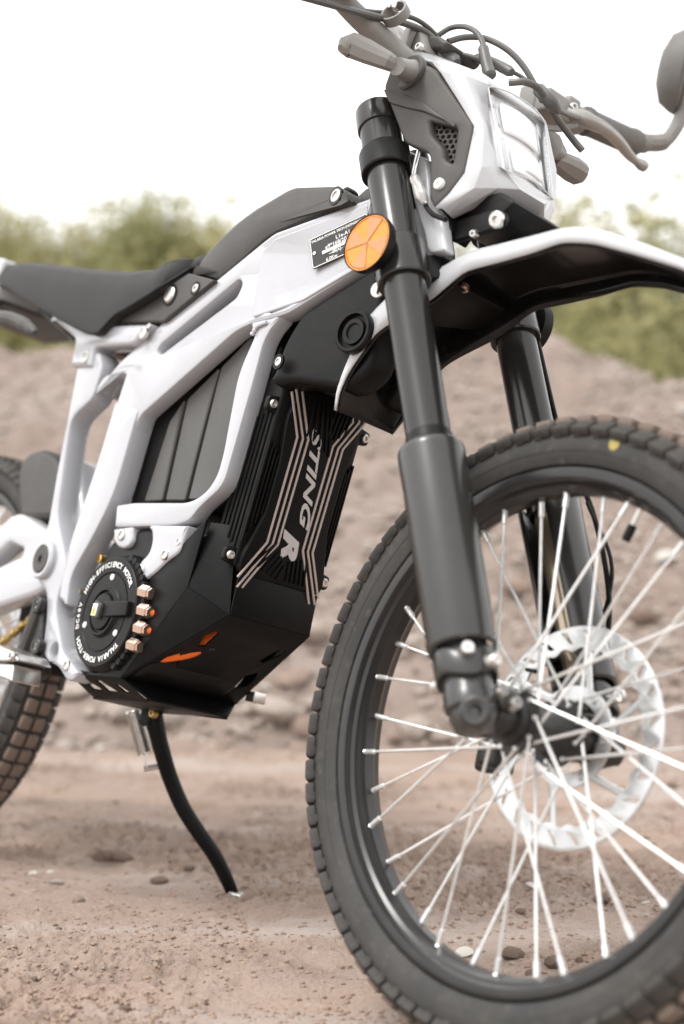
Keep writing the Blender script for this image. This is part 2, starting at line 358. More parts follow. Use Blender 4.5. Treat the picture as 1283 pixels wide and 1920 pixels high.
# ------------------------------------------------------------------ the motorcycle: x forward from the rear axle, y to its left, z up
bike = bpy.data.objects.new('motorcycle', None); col.objects.link(bike)
bike.location = (-0.6648, 2.3962, 0); bike.rotation_euler = (-0.2545, 0, -0.8889)      # leans on its side stand
bike['label'] = 'white and black electric off-road motorcycle leaning on its side stand'; bike['category'] = 'motorcycle'
STEER = Vector((-.4381, 0, .8989)); SA = Vector((1.2184, 0, .2966))
FORK = Matrix.Translation(SA) @ Matrix.Rotation(.0282, 4, STEER) @ Matrix.Translation(-SA)   # handlebar turned slightly
AXF = Vector((1.25, 0, .312)); AXR = Vector((0, 0, .312))

# ---- frame: two forged side halves
RT = lambda *q: q
O_, I_ = -.090, -.064
spar = rnd([(0.9094,0.8878),(0.7633,0.8521),(0.7469,0.8455),(0.6579,0.8056),(0.5494,0.7608),(0.4622,0.7143),(0.4053,0.6681),(0.3951,0.6579),(0.3957,0.6505),(0.4341,0.6913),(0.4866,0.6957),(0.4785,0.6498),(0.5400,0.6131),(0.5463,0.6333),(0.7264,0.7310),(0.7563,0.7377),(0.8152,0.7412),(0.9111,0.7995)],
           [.002,.03,.03,.004,.004,.01,.004,.004,.006,.008,.004,.004,.004,.01,.03,.02,.02,.002])
slot = rnd([(0.7094,0.8018),(0.7201,0.7942),(0.7135,0.7775),(0.7027,0.7725),(0.5647,0.7158),(0.5522,0.7214),(0.5576,0.7304)], .006)
plate('frame_spar', [spar, slot], O_, I_, 'white_paint', bike, bevel=.0045, seg=1, taper=True, mirror=True)
down = rnd([(0.7517,0.7428),(0.7683,0.7207),(0.7502,0.6750),(0.7557,0.5738),(0.7528,0.5481),(0.7402,0.5305),(0.7203,0.5196),(0.6975,0.5152),(0.5799,0.5164),(0.5365,0.5133),(0.5439,0.4833),(0.6327,0.4847),(0.6869,0.4863),(0.7149,0.4925),(0.7286,0.5078),(0.7632,0.5300),(0.7717,0.5431),(0.7863,0.6659),(0.7899,0.7154),(0.8109,0.7426),(0.7716,0.7566)],
           [.004,.004,.03,.04,.03,.03,.03,.03,.006,.004,.004,.02,.03,.03,.03,.02,.02,.03,.03,.004,.004])
plate('down_tube', down, O_+.0015, I_-.0012, 'white_paint', bike, bevel=.0042, seg=1, taper=True, mirror=True)
post = rnd([(0.4795,0.6572),(0.4691,0.5714),(0.4459,0.4669),(0.4424,0.4302),(0.4479,0.3866),(0.4763,0.3749),(0.4659,0.4151),(0.5019,0.4696),(0.5307,0.5261),(0.5408,0.6174),(0.5446,0.6400)], [.006,.03,.03,.02,.006,.006,.03,.03,.03,.006,.006])
plate('frame_post', post, O_-.003, I_+.003, 'white_paint', bike, bevel=.0045, seg=1, mirror=True)
outer = rnd([(0.3565,0.7526),(0.3529,0.7134),(0.3578,0.6659),(0.3656,0.5563),(0.3758,0.4793),(0.3584,0.4580),(0.3562,0.4368),(0.3699,0.4146),(0.3912,0.4018),(0.4130,0.3937),(0.4306,0.3564),(0.4407,0.3101),(0.4631,0.2995),(0.4905,0.2959),(0.5169,0.2812),(0.5341,0.2798),(0.5490,0.2920),(0.4927,0.3181),(0.4450,0.3765),(0.4546,0.4300),(0.3936,0.5005),(0.3678,0.6384),(0.4164,0.6637),(0.4254,0.7090),(0.4111,0.7288)],
            [.004,.02,.02,.03,.02,.01,.01,.01,.01,.01,.01,.008,.01,.01,.006,.006,.006,.01,.02,.02,.02,.02,.01,.01,.004])
plate('rear_post', [outer, [(x+.010*math.cos(a), z+.010*math.sin(a)) for (x, z) in [(0.4700,0.3156)] for a in np.linspace(0, 6.28, 20, endpoint=False)]], -.094, -.060, 'white_paint', bike, bevel=.005, seg=1, mirror=True)
# raised, sharp-edged face of the forging behind the data plate
pan = rnd([(0.7707,0.8433),(0.9042,0.8782),(0.9265,0.8095),(0.8391,0.7596),(0.7599,0.7447),(0.7502,0.8298)], [.004,.003,.003,.006,.004,.004])
plate('spar_panel', pan, -.0912, -.085, 'white_paint', bike, bevel=.0018, seg=1, taper=True, mirror=True)
# weld beads at the joints
def bead(pts, r=.0034, M=None):
    b = MB(); P = catmull(pts, 8); b.tube(P, [r*(1+.22*math.sin(i*1.9)) for i in range(len(P))], 8); return b.build('weld_bead', 'weld_bead', bike, M)
bead([(0.7663,-0.0905,0.7221),(0.7748,-0.0905,0.7321),(0.7919,-0.0905,0.7357)], .0026)
# lower lug and engine bracket
lug = rnd([(0.5432,0.4819),(0.5878,0.4848),(0.5941,0.4668),(0.5885,0.4584),(0.5768,0.4554),(0.5600,0.4580),(0.5466,0.4677)], [.002,.002,.006,.006,.006,.006,.004])
plate('motor_lug', lug, -.088, -.060, 'white_paint', bike, bevel=.004, seg=2, mirror=True)
brk = rnd([(0.6361,0.4858),(0.7201,0.4852),(0.7164,0.4647),(0.7134,0.4515),(0.6906,0.4405),(0.6683,0.4240),(0.6473,0.4154),(0.6316,0.4203),(0.6240,0.4297),(0.6326,0.4394),(0.6479,0.4505),(0.6487,0.4668)], [.002,.002,.01,.008,.01,.01,.008,.006,.006,.01,.01,.01])
plate('motor_bracket', brk, -.0925, -.064, 'white_paint', bike, bevel=.004, seg=2, mirror=True)
for p, r_ in (((0.5678,-0.0890,0.4731), .0075), ((0.6394,-0.0935,0.4283), .0075), ((0.6863,-0.0935,0.4481), .007), ((0.5147,-0.0945,0.2986), .007)):
    bolt(p, r=r_, h=.0018, m='bolt_steel', parent=bike, recess=.62)
# swing arm pivot
pv = Vector((0.3958,-0.0940,0.4349))
b = MB(); b.lathe([(.027,-.006),(.027,.006),(.0245,.009),(.0205,.009),(.0205,.006)], pv, (0,-1,0), 40); b.build('pivot_boss', 'white_paint', bike)
b = MB(); b.lathe([(.019,0),(.019,.0085),(.0175,.0098),(.007,.0098),(.0068,.003),(.0001,.003)], pv, (0,-1,0), 36); b.build('pivot_cap', 'grey_plastic', bike)
b = MB(); b.lathe([(.0064,.003),(.0064,.0098),(.0044,.0098),(.0044,.004),(.0001,.004)], pv, (0,-1,0), 24); b.build('pivot_bolt', 'bolt_black', bike)
# head tube and the beam that ties the two halves
hb = SA+STEER*.540
b = MB(); b.lathe([(.028,-.01),(.031,0),(.031,.02),(.029,.03),(.029,.075),(.031,.08),(.031,.098),(.028,.104)], hb, STEER, 32); b.build('head_tube', 'white_paint', bike)
plate('head_gusset', rnd([(0.8313,0.8886),(0.8829,0.8962),(0.9239,0.7971),(0.8297,0.7637)], .01), -.047, .047, 'white_paint', bike, bevel=.004)
for z, x in ((.70, .36), (.47, .40), (.80, .60)):
    b = MB(); b.tube([(x,-.06,z),(x,.06,z)], .014, 16); b.build('cross_tube', 'white_paint', bike)

# ---- swing arm
swing = rnd([(0.0585,0.3572),(0.1235,0.4419),(0.2050,0.4874),(0.2221,0.4939),(0.2361,0.5027),(0.2544,0.5058),(0.2807,0.5017),(0.3566,0.4808),(0.3996,0.4019),(0.3658,0.3902),(0.3351,0.3830),(0.2655,0.3679),(0.1764,0.3425),(0.1208,0.2790)], [.01,.03,.02,.01,.01,.01,.02,.01,.01,.02,.02,.02,.03,.02])
swing_hole = rnd([(0.2264,0.4452),(0.2532,0.4614),(0.2985,0.4518),(0.2963,0.4433),(0.2359,0.4264),(0.1777,0.4065),(0.1583,0.4100)], .006)
plate('swing_arm', [swing, swing_hole], -.083, -.050, 'white_paint', bike, bevel=.008, seg=2, mirror=True)
b = MB(); b.tube([(.33,-.055,.44),(.33,.055,.44)], .022, 18); b.build('swing_arm_bridge', 'white_paint', bike)

# ---- subframe under the seat
sub = rnd([(0.2485,0.7974),(0.3396,0.7548),(0.3435,0.7393),(0.3444,0.7138),(0.4013,0.7092),(0.3989,0.7382),(0.5039,0.7316),(0.5440,0.7568),(0.3969,0.7697),(0.3724,0.7619),(0.3398,0.7748),(0.2804,0.7972)], [.004,.02,.02,.004,.004,.01,.01,.006,.01,.01,.02,.006])
plate('subframe', sub, -.1, -.066, 'white_paint', bike, bevel=.006, seg=2, mirror=True)
for p in [(0.3844,-0.1010,0.7242),(0.5267,-0.1010,0.7452)]: bolt(p, r=.0085, h=.0012, m='bolt_steel', parent=bike, recess=.7)
plate('subframe_tongue', rnd([(0.3770,0.7186),(0.3736,0.7299),(0.3836,0.7337),(0.3956,0.7264),(0.3989,0.7152),(0.3889,0.7082)], .005), -.086, -.07, 'white_paint', bike, bevel=.003, mirror=True)
plate('seat_base', rnd([(0.1312,0.8415),(0.2010,0.8071),(0.2619,0.7725),(0.2224,0.7889),(0.1174,0.8343)], .004), -.062, .062, 'grey_plastic', bike, bevel=.003)
plate('wiring_tray', rnd([(0.3211,0.7581),(0.4360,0.7515),(0.4451,0.7429),(0.3949,0.7411),(0.3237,0.7522)], .003), -.06, .06, 'black_plastic', bike, bevel=.003)

# ---- seat: lofted, rounded cushion
top_px = [(-0.1075,-0.1040,0.9307),(0.0459,-0.1040,0.9122),(0.1118,-0.1040,0.9056),(0.2233,-0.1040,0.8849),(0.3435,-0.1040,0.8618),(0.4452,-0.1040,0.8449),(0.5229,-0.1040,0.8382),(0.5510,-0.0900,0.8456),(0.5690,-0.0760,0.8514),(0.5976,-0.0660,0.8638)]
bot_px = [(-0.0736,-0.1100,0.8904),(0.0810,-0.1100,0.8653),(0.1965,-0.1100,0.8246),(0.2957,-0.1100,0.7862),(0.4049,-0.1100,0.7519),(0.4254,-0.1100,0.7514),(0.4570,-0.1100,0.7735),(0.5009,-0.1100,0.7837),(0.5605,-0.1100,0.7997),(0.5703,-0.0960,0.8191),(0.5768,-0.0840,0.8287),(0.5766,-0.0750,0.8410),(0.6043,-0.0680,0.8531)]
tx = np.array(sorted(top_px)); bx_ = np.array(sorted(bot_px))
b = MB(); rings = []
X0, X1 = max(tx[0,0], bx_[0,0]), min(tx[-1,0], bx_[-1,0])
for x in np.linspace(X0, X1, 60):
    zt = np.interp(x, tx[:,0], tx[:,2]); zb = min(np.interp(x, bx_[:,0], bx_[:,2]), zt-.006)
    w = -np.interp(x, bx_[:,0], bx_[:,1])*np.interp(x, [-.05,.10,.25], [.88,.97,1]); h = zt-zb; c = min(.034, h*.45)
    sec = [(-w, zb), (-w*1.012, zb+h*.3), (-w*.99, zt-c), (-w*.955, zt-c*.35), (-w*.84, zt), (-w*.4, zt+.005), (0, zt+.006)]
    sec = sec+[(-y, z) for y, z in sec[-2::-1]]
    rings.append([(x, y, z) for y, z in sec])
b.rings(rings); b.build('seat', 'seat_vinyl', bike, smooth=50)
b = MB(); b.tube([(r[0][0], r[0][1]*1.005, r[0][2]+.001) for r in rings], .0022, 6); b.build('seat_piping', 'black_plastic', bike)
plate('tail_panel', rnd([(-0.1647,0.9459),(0.0324,0.9200),(0.0540,0.9134),(0.0459,0.8859),(0.0575,0.8702),(0.0534,0.8494),(-0.1346,0.8905)], .005), -.105, .105, 'white_plastic', bike, bevel=.006)
plate('tail_underside', rnd([(-0.1546,0.8891),(0.0387,0.8547),(0.0619,0.8449),(-0.1369,0.8567)], .004), -.09, .09, 'black_plastic', bike, bevel=.003)
# rear indicator on its stalk
b = MB(); P = [(0.1536,-0.1650,0.7772),(0.2056,-0.1650,0.7775),(0.2592,-0.1650,0.7709),(0.3061,-0.1650,0.7579),(0.3472,-0.1650,0.7411)]
b.tube(catmull(P, 5), [.007]*5+[.011]*6+[.010]*6+[.008]*3+[.004], 10); b.v = [(x, y, z) for x, y, z in b.v]; b.build('rear_indicator', 'grey_plastic', bike)
b = MB(); b.tube([(.02,-.08,.86), P[0]], .008, 10); b.build('indicator_stalk', 'grey_plastic', bike)

# ---- grey top cover in front of the seat, dark side cover below it
tc_lo = rnd([(0.5719,0.8315),(0.6004,0.8588),(0.6563,0.8914),(0.6925,0.9043),(0.7558,0.9190),(0.7727,0.9201),(0.8476,0.9079),(0.8734,0.8958),(0.8884,0.8792),(0.7472,0.8599),(0.7312,0.8546),(0.6424,0.8113)], [.003,.03,.03,.02,.006,.006,.006,.008,.004,.01,.01,.003])
plate('top_cover', tc_lo, -.080, .080, 'grey_plastic', bike, bevel=.012, seg=1)
bolt((0.8631,-0.0800,0.8888), r=.0085, h=.002, m='bolt_steel', parent=bike, recess=.6)
washer((0.8628,-0.0798,0.8889), (0,-1,0), .0085, .0115, .0012, 'bolt_black', bike)
b = MB(); b.lathe([(.008,0),(.009,.004),(.009,.014),(.007,.016),(.0001,.016)], (0.8584,-0.0500,0.8984), (0,-1,0), 20); b.build('cover_clip', 'black_plastic', bike)
plate('head_cover', rnd([(0.8439,0.9009),(0.8678,0.9144),(0.8995,0.9061),(0.9034,0.8926),(0.8534,0.8897)], .004), -.042, .042, 'grey_plastic', bike, bevel=.003)
sc_ = rnd([(0.5993,0.8212),(0.6669,0.8030),(0.5641,0.7585),(0.4046,0.7715),(0.4633,0.7799),(0.5699,0.8125)], [.002,.004,.004,.004,.01,.02])
plate('side_cover', sc_, -.0965, -.078, 'grey_plastic', bike, bevel=.0025, seg=2, mirror=True)
pb = (0.5677,-0.0965,0.7948)
b = MB(); b.lathe([(.0115,-.002),(.0115,.002),(.0095,.004),(.0001,.0046)], pb, (0,-1,0), 28); b.build('cover_button', 'bolt_steel', bike)
washer(pb, (0,-1,0), .0115, .0150, .0016, 'black_plastic', bike)
bolt((0.6259,-0.0965,0.7965), r=.0060, h=.002, parent=bike); washer((0.6259,-0.0965,0.7965), (0,-1,0), .006, .0095, .001, 'black_plastic', bike)

# ---- data plate riveted to the frame
def on_plate(me, u, v, c, ux, uz):        # place lettering on the frame's outer face
    pass
pc = [(0.8288,-0.0823,0.8362),(0.9046,-0.0621,0.8636),(0.9251,-0.0566,0.8317),(0.8507,-0.0765,0.7998)]
A0, A1, A2, A3 = [Vector(p) for p in pc]
du = ((A1-A0)+(A2-A3))/2; dv = ((A0-A3)+(A1-A2))/2; W_, H_ = du.length, dv.length; du.normalize(); dv = (dv-du*dv.dot(du)).normalized(); dn = dv.cross(du).normalized()
if dn.y > 0: dn = -dn
cen = (A0+A1+A2+A3)/4
PL = Matrix(((du.x, dv.x, dn.x, cen.x), (du.y, dv.y, dn.y, cen.y), (du.z, dv.z, dn.z, cen.z), (0,0,0,1)))
def on_PL(me, lift):
    map_verts(me, lambda a: np.array([tuple(PL @ Vector((p[0], p[1], p[2]+lift))) for p in a])); return me
me = curve_mesh([rnd([(-W_/2,-H_/2),(W_/2,-H_/2),(W_/2,H_/2),(-W_/2,H_/2)], .002)], .0016, .0003, 1); on_PL(me, .0014); recalc(me); finish(me)
dp = link('data_plate', me, 'label_black', bike)
fr = [rnd([(-W_/2*k1,-H_/2*k2),(W_/2*k1,-H_/2*k2),(W_/2*k1,H_/2*k2),(-W_/2*k1,H_/2*k2)], .002) for k1, k2 in ((.985,.97),(.965,.925))]
me = curve_mesh(fr, .0004); on_PL(me, .0024); recalc(me); link('plate_border', me, 'letter_white', dp)
def pl_text(s, x, y, size, bold=.0001):
    me = text_mesh(s, size, bold=bold, depth=.0001, align='LEFT')
    map_verts(me, lambda a: a+np.array([x, y, 0])); on_PL(me, .0025); recalc(me); link('lettering', me, 'letter_white', dp)
h_ = H_
pl_text('TALARIA POWER TECH (HONGKONG) CO. LIMITED', -W_*.47, h_*.36, W_*.0545)
pl_text('L1e-A1', -W_*.06, h_*.17, W_*.085)
pl_text('e9*168/2013*16236', -W_*.25, h_*.0, W_*.088)
pl_text('--dB(A)- --   Max', -W_*.20, -h_*.235, W_*.07)
pl_text('6.0Kw', -W_*.26, -h_*.40, W_*.075)
cells = MB()
rr = random.Random(3); xx = -W_*.31
while xx < W_*.36:                       # the stamped, scuffed number bar
    w_ = rr.uniform(.004, .009)*W_*4
    cells.box((xx+w_/2, -h_*.12, .0026), (w_/2*.86, h_*.062*rr.uniform(.75,1), .00012), None); xx += w_
me = cells.mesh('number_bar'); map_verts(me, lambda a: np.array([tuple(PL @ Vector(p)) for p in a])); link('number_bar', me, 'letter_white', dp)
for sx in (-.44, .44):
    b = MB(); b.lathe([(.0024,0),(.0022,.0008),(.0001,.0012)], PL @ Vector((W_*sx, -h_*.02, .0022)), dn, 14); b.build('rivet', 'bolt_steel', dp)

# ---- black side cover under the spar with the charging port
bc = rnd([(0.9357,0.8104),(0.8378,0.7490),(0.8298,0.7346),(0.8190,0.7095),(0.8145,0.6779),(0.8092,0.6646),(0.8195,0.6582),(0.8431,0.6624),(0.8895,0.6578),(0.9196,0.6544),(0.9499,0.6787),(0.9468,0.7611)], [.003,.01,.02,.02,.01,.004,.008,.02,.02,.02,.02,.01])
plate('front_cover', bc, O_+.004, -.045, 'black_plastic', bike, bevel=.010, seg=3, taper=True, mirror=True)
plate('slot_backing', rnd([(0.5027,0.7150),(0.4870,0.7544),(0.6469,0.8334),(0.7205,0.7883),(0.7055,0.7336),(0.5583,0.6736)], .004), -.052, .052, 'black_plastic', bike, bevel=.003)  # black block added between the spars so the slot reads dark
pp = Vector((0.9323,-0.0660,0.7179))
b = MB(); b.lathe([(.026,-.004),(.026,.002),(.024,.004),(.021,.004),(.020,-.002),(.016,-.002),(.015,.002),(.010,.002),(.009,0),(.0001,0)], pp, (0.18,-1,0), 36); b.build('charge_port', 'black_plastic', bike)
bolt((0.8303,-0.0885,0.6836), r=.0058, h=.0015, m='bolt_steel', parent=bike, recess=.6); washer((0.8303,-0.0885,0.6836), (0,-1,0), .006, .0095, .001, 'black_plastic', bike)
b = MB(); b.lathe([(.0001,-.001),(.009,-.001),(.009,.001),(.0001,.001)], (0.9808,-0.0820,0.7565), (0.3,-1,0), 24); kt = b.build('key_tag', 'letter_white', bike)
b = MB(); b.box((0,0,0), (.0011,.0004,.0045), Matrix.Translation(Vector((0.9828,-0.0835,0.7557)))); b.build('key_slot', 'black_plastic', kt)
b = MB(); b.tube(catmull([(0.9783,-0.0820,0.7649),(0.9738,-0.0820,0.7711),(0.9777,-0.0820,0.7763)], 5), .0012, 6); b.build('key_ring', 'bolt_black', bike)

# ---- battery: case with three proud panels
plate('battery', rnd([(0.5122,0.6270),(0.5898,0.7027),(0.7404,0.7593),(0.7865,0.7204),(0.7606,0.5447),(0.7243,0.5086),(0.5207,0.5097)], .01), -.060, .060, 'black_plastic', bike, bevel=.006)
for q in ([(0.6162,0.6588),(0.6722,0.6958),(0.6606,0.5239),(0.6164,0.5244)], [(0.6777,0.6968),(0.7285,0.7313),(0.7490,0.7238),(0.7237,0.5245),(0.6685,0.5252)], [(0.5846,0.6305),(0.6078,0.6579),(0.6076,0.5245),(0.5659,0.5236)]):
    plate('battery_panel', rnd(q, .003), -.0665, -.058, 'battery_case', bike, bevel=.002, seg=2)

# ---- motor controller: finned casting facing forward
CT = dict(c=(0.8155,0.0000,0.5453),v=(0.1211,0.0000,0.9926),n=(0.9926,0.0000,-0.1211),L=0.1845)
cc, cv, cn = Vector(CT['c']), Vector(CT['v']), Vector(CT['n']); CL = CT['L']
CM = Matrix(((0, cv.x, cn.x, cc.x), (1, cv.y, cn.y, cc.y), (0, cv.z, cn.z, cc.z), (0,0,0,1)))   # local: x lateral to the left, y up the face, z out
def on_C(me, z): map_verts(me, lambda a: np.array([tuple(CM @ Vector((p[0], p[1], p[2]+z))) for p in a])); recalc(me); return me
def cplate(name, loop, z0, z1, m, parent, bevel=.002, seg=2):
    me = curve_mesh(loop if isinstance(loop[0], list) else [loop], z1-z0, bevel, seg); on_C(me, (z0+z1)/2); finish(me, 30); return link(name, me, m, parent)
hl = CL/2
ctrl = cplate('controller', rnd([(-.066,-hl-.012),(.066,-hl-.012),(.066,hl+.035),(-.066,hl+.035)], .008), -.062, -.010, 'black_plastic', bike, .004)
face = rnd([(-.046,hl+.03),(-.055,hl-.01),(-.048,hl-.065),(-.048,-hl+.06),(-.064,-hl-.005),(-.060,-hl-.018),(.060,-hl-.018),(.064,-hl-.005),(.048,-hl+.06),(.048,hl-.065),(.055,hl-.01),(.046,hl+.03)], .006)
cplate('heat_sink', face, -.010, 0, 'black_sheet', ctrl, .002)
for sy in (-1, 1):
    for st in (-1, 1):
        f_ = rnd([(sy*.060,st*hl-.012),(sy*.080,st*hl-.008),(sy*.080,st*hl+.008),(sy*.060,st*hl+.012)], .004)
        cplate('controller_lug', f_, -.020, -.012, 'black_plastic', ctrl, .002)
        bolt(CM @ Vector((sy*.072, st*hl, -.0115)), cn, .0055, .003, 'bolt_steel', ctrl)
for k in range(4):                                  # long side fins of the casting
    for sy in (-1, 1):
        x = sy*(.050+k*.0048)
        cplate('side_fin', [(x-.0011,-hl+.055-k*.012),(x+.0011,-hl+.055-k*.012),(x+.0011,hl-.055+k*.006),(x-.0011,hl-.055+k*.006)], -.0105, -.0035-.0012*k, 'black_sheet', ctrl, .0005, 1)
for k in range(5):                                  # ridges along the flank of the casting
    for sy in (-1, 1):
        b = MB(); b.box((sy*.0665, .004, -.017-k*.0088), (.0018, hl*(.93-.05*k), .0016), None); me = b.mesh('flank_fin'); bevel_mesh(me, .0006, 1); map_verts(me, lambda a: np.array([tuple(CM @ Vector(q)) for q in a])); recalc(me); finish(me); link('flank_fin', me, 'black_sheet', ctrl)
def stripe(pts, w, z0, z1, m, name):
    P = [Vector(p) for p in pts]; L = []; Rr = []
    for i, p in enumerate(P):
        a = (P[i]-P[i-1]).normalized() if i else (P[1]-P[0]).normalized(); c = (P[i+1]-P[i]).normalized() if i < len(P)-1 else a
        t = (a+c).normalized(); n = Vector((-t.y, t.x)); k = w/max(.5, n.dot(Vector((-a.y, a.x))))
        L.append(tuple(p+n*k)); Rr.append(tuple(p-n*k))
    return cplate(name, L+Rr[::-1], z0, z1, m, ctrl, .0003, 1)
for q in ([(-0.0602,0.1117),(-0.0348,0.0630),(-0.0350,-0.0664),(-0.0621,-0.1152)], [(-0.0587,0.1227),(-0.0264,0.0638),(-0.0270,-0.0663),(-0.0593,-0.1266)], [(-0.0500,0.1239),(-0.0185,0.0645),(-0.0194,-0.0651),(-0.0522,-0.1258)],
          [(0.0384,0.1037),(0.0194,0.0677),(0.0184,-0.0628),(0.0491,-0.1225)], [(0.0476,0.1065),(0.0278,0.0675),(0.0260,-0.0626),(0.0577,-0.1214)], [(0.0565,0.1074),(0.0349,0.0686),(0.0334,-0.0624),(0.0603,-0.1129)]):
    if q[0][0] > 0: q = [(q[0][0]-.012, q[0][1]+.030)]+q     # runs on behind the mudguard
    stripe(q, .00125, -.0005, .0016, 'stripe_silver', 'stripe')
def fin(p, q): return stripe([p, q], .0011, -.0006, .0022, 'black_sheet', 'fin')
for k in range(5):
    x = -.030+k*.0068
    fin((x+.004, hl+.022), (x+.008+.004*min(k,3), hl-.024-.0035*k)); fin((.036-k*.0066, hl+.022), (.030-k*.0058, hl-.010-.0035*k))
for k in range(6):
    fin((-.022+k*.0042, -hl+.030-k*.0050), (-.046+k*.0075, -hl-.002-k*.0022))
    if k < 5: fin((.034-k*.0068, -hl-.012), (.027-k*.0058, -hl+.020-k*.002))
tm = text_mesh('STING', .0205, shear=.34, bold=.0005, depth=.0004, spacing=.98)
tc0 = [(0.0128,0.0203)][0]
ang = math.atan2(*[a-b_ for a, b_ in zip([(0.0196,-0.0412)][0], [(0.0016,0.0705)][0])][::-1])
def on_face_text(me, cx, cy, sx=1.0):
    c, s = math.cos(ang), math.sin(ang)
    map_verts(me, lambda a: np.stack([cx+c*a[:,0]*sx-s*a[:,1], cy+s*a[:,0]*sx+c*a[:,1], a[:,2]], 1)); on_C(me, .0006); return me
link('lettering', on_face_text(tm, *[(-0.0004,0.0246)][0], sx=2.05), 'letter_silver', ctrl)
tm = text_mesh('R', .031, shear=.34, bold=.0016, depth=.0004)
link('lettering', on_face_text(tm, *[(-0.0031,-0.0590)][0], sx=1.75), 'letter_silver', ctrl)

# ---- skid plate of bent sheet
A_ = Vector((.640,-.088,.2935)); B_ = Vector((.745,-.088,.411)); C_ = Vector((.800,-.060,.386))
mir = lambda v: Vector((v.x, -v.y, v.z))
skid_rear = [(0.7444,0.4096),(0.6419,0.2933),(0.5413,0.2908),(0.5922,0.2961),(0.6381,0.3142),(0.6609,0.3488),(0.6596,0.3820),(0.6581,0.4220),(0.6889,0.4415),(0.7067,0.4564),(0.7540,0.4948)]
def sheet(name, loop3, thick, holes=(), parent=None, m='black_sheet'):
    """a flat cut sheet: corner points in 3D on one plane, given thickness"""
    P = [Vector(p) for p in loop3]; n = Vector((0,0,0))
    for i in range(len(P)): n += P[i].cross(P[(i+1) % len(P)])
    n.normalize(); u = (P[1]-P[0]).normalized(); v = n.cross(u); o = P[0]
    to2 = lambda q: ((Vector(q)-o).dot(u), (Vector(q)-o).dot(v))
    me = curve_mesh([[to2(q) for q in P]]+[[to2(q) for q in h] for h in holes], thick, .0005, 1)
    map_verts(me, lambda a: np.array([tuple(o+u*p[0]+v*p[1]+n*p[2]) for p in a])); recalc(me); finish(me, 30)
    return link(name, me, m, parent)
sk = plate('skid_plate', rnd(skid_rear, [.001,.001,.004,.01,.02,.02,.02,.01,.01,.01,.004]), -.0895, -.0865, 'black_sheet', bike, bevel=.0006, seg=1)
plate('skid_side', rnd(skid_rear, [.001,.001,.004,.01,.02,.02,.02,.01,.01,.01,.004]), .0865, .0895, 'black_sheet', sk, bevel=.0006, seg=1)
T1 = Vector((0.7540,-0.0880,0.4948)); T2 = Vector((0.7773,-0.0600,0.4936))
for sgn in (1, -1):
    f_ = (lambda v: v) if sgn == 1 else mir
    sheet('chamfer_panel', [f_(q) for q in (B_, C_, T2, T1)], .0024, parent=sk)
    sheet('corner_panel', [f_(q) for q in (A_, C_, B_)], .0024, parent=sk)
def onAC(s, y): return Vector((A_.x+(C_.x-A_.x)*s, y, A_.z+(C_.z-A_.z)*s))   # point on the sloping front face
h1 = [(-.070,.26),(-.069,.38),(-.060,.46),(-.048,.36),(-.040,.24),(-.062,.20)]; h2 = [(-.058,.72),(-.053,.80),(-.046,.78),(-.042,.60),(-.050,.58)]
holes = [[onAC(q[1], sg*q[0]) for q in h_] for sg in (1, -1) for h_ in (h1, h2)]
sheet('front_panel', [onAC(0,-.088), onAC(1,-.060), onAC(1,.060), onAC(0,.088)], .0026, holes, sk)
sheet('upper_lip', [C_, mir(C_), Vector((.800,.060,.436)), Vector((.800,-.060,.436))], .0024, parent=sk)
FR, FL, RL, RR = Vector((.668,-.058,.2745)), Vector((.668,.058,.2745)), Vector((.525,.055,.265)), Vector((.525,-.052,.265)); A2 = Vector((.495,-.088,.296))
sheet('chin_panel', [A_, mir(A_), FL, FR], .0024, parent=sk)
sheet('bottom_panel', [FR, FL, RL, RR], .0024, parent=sk)
for f_ in ((lambda v: v), mir):
    q_ = lambda s, t: f_(A2.lerp(A_, s).lerp(RR.lerp(FR, s), t))
    sheet('slotted_panel', [f_(q) for q in (A_, A2, RR, FR)], .0024,
          [[q_(s0,.28), q_(s0+.10,.28), q_(s0+.22,.70), q_(s0+.02,.70)] for s0 in (.16,.44)]+[[q_(.76,.34), q_(.83,.34), q_(.88,.66), q_(.78,.66)]], sk)
plate('dark_gap_filler', rnd([(.68,.375),(.775,.400),(.79,.44),(.76,.50),(.68,.48)], .006), -.050, .058, 'black_plastic', bike, bevel=.004)  # black block added so the gap below the controller reads dark
bolt((0.7082,-0.0905,0.4650), r=.0055, h=.003, parent=sk)
for p in ((.735,-.03,.3475),(.675,.05,.3130)): bolt(p, (.5,0,-.86), .004, .0015, 'bolt_black', sk)
b = MB(); b.box((0,0,0), (.009,.010,.007), Matrix.Translation(Vector((0.6678,0.0980,0.3063)))); me = b.mesh('foot_peg_end'); bevel_mesh(me, .0015, 2); finish(me); link('foot_peg_end', me, 'bolt_steel', bike)

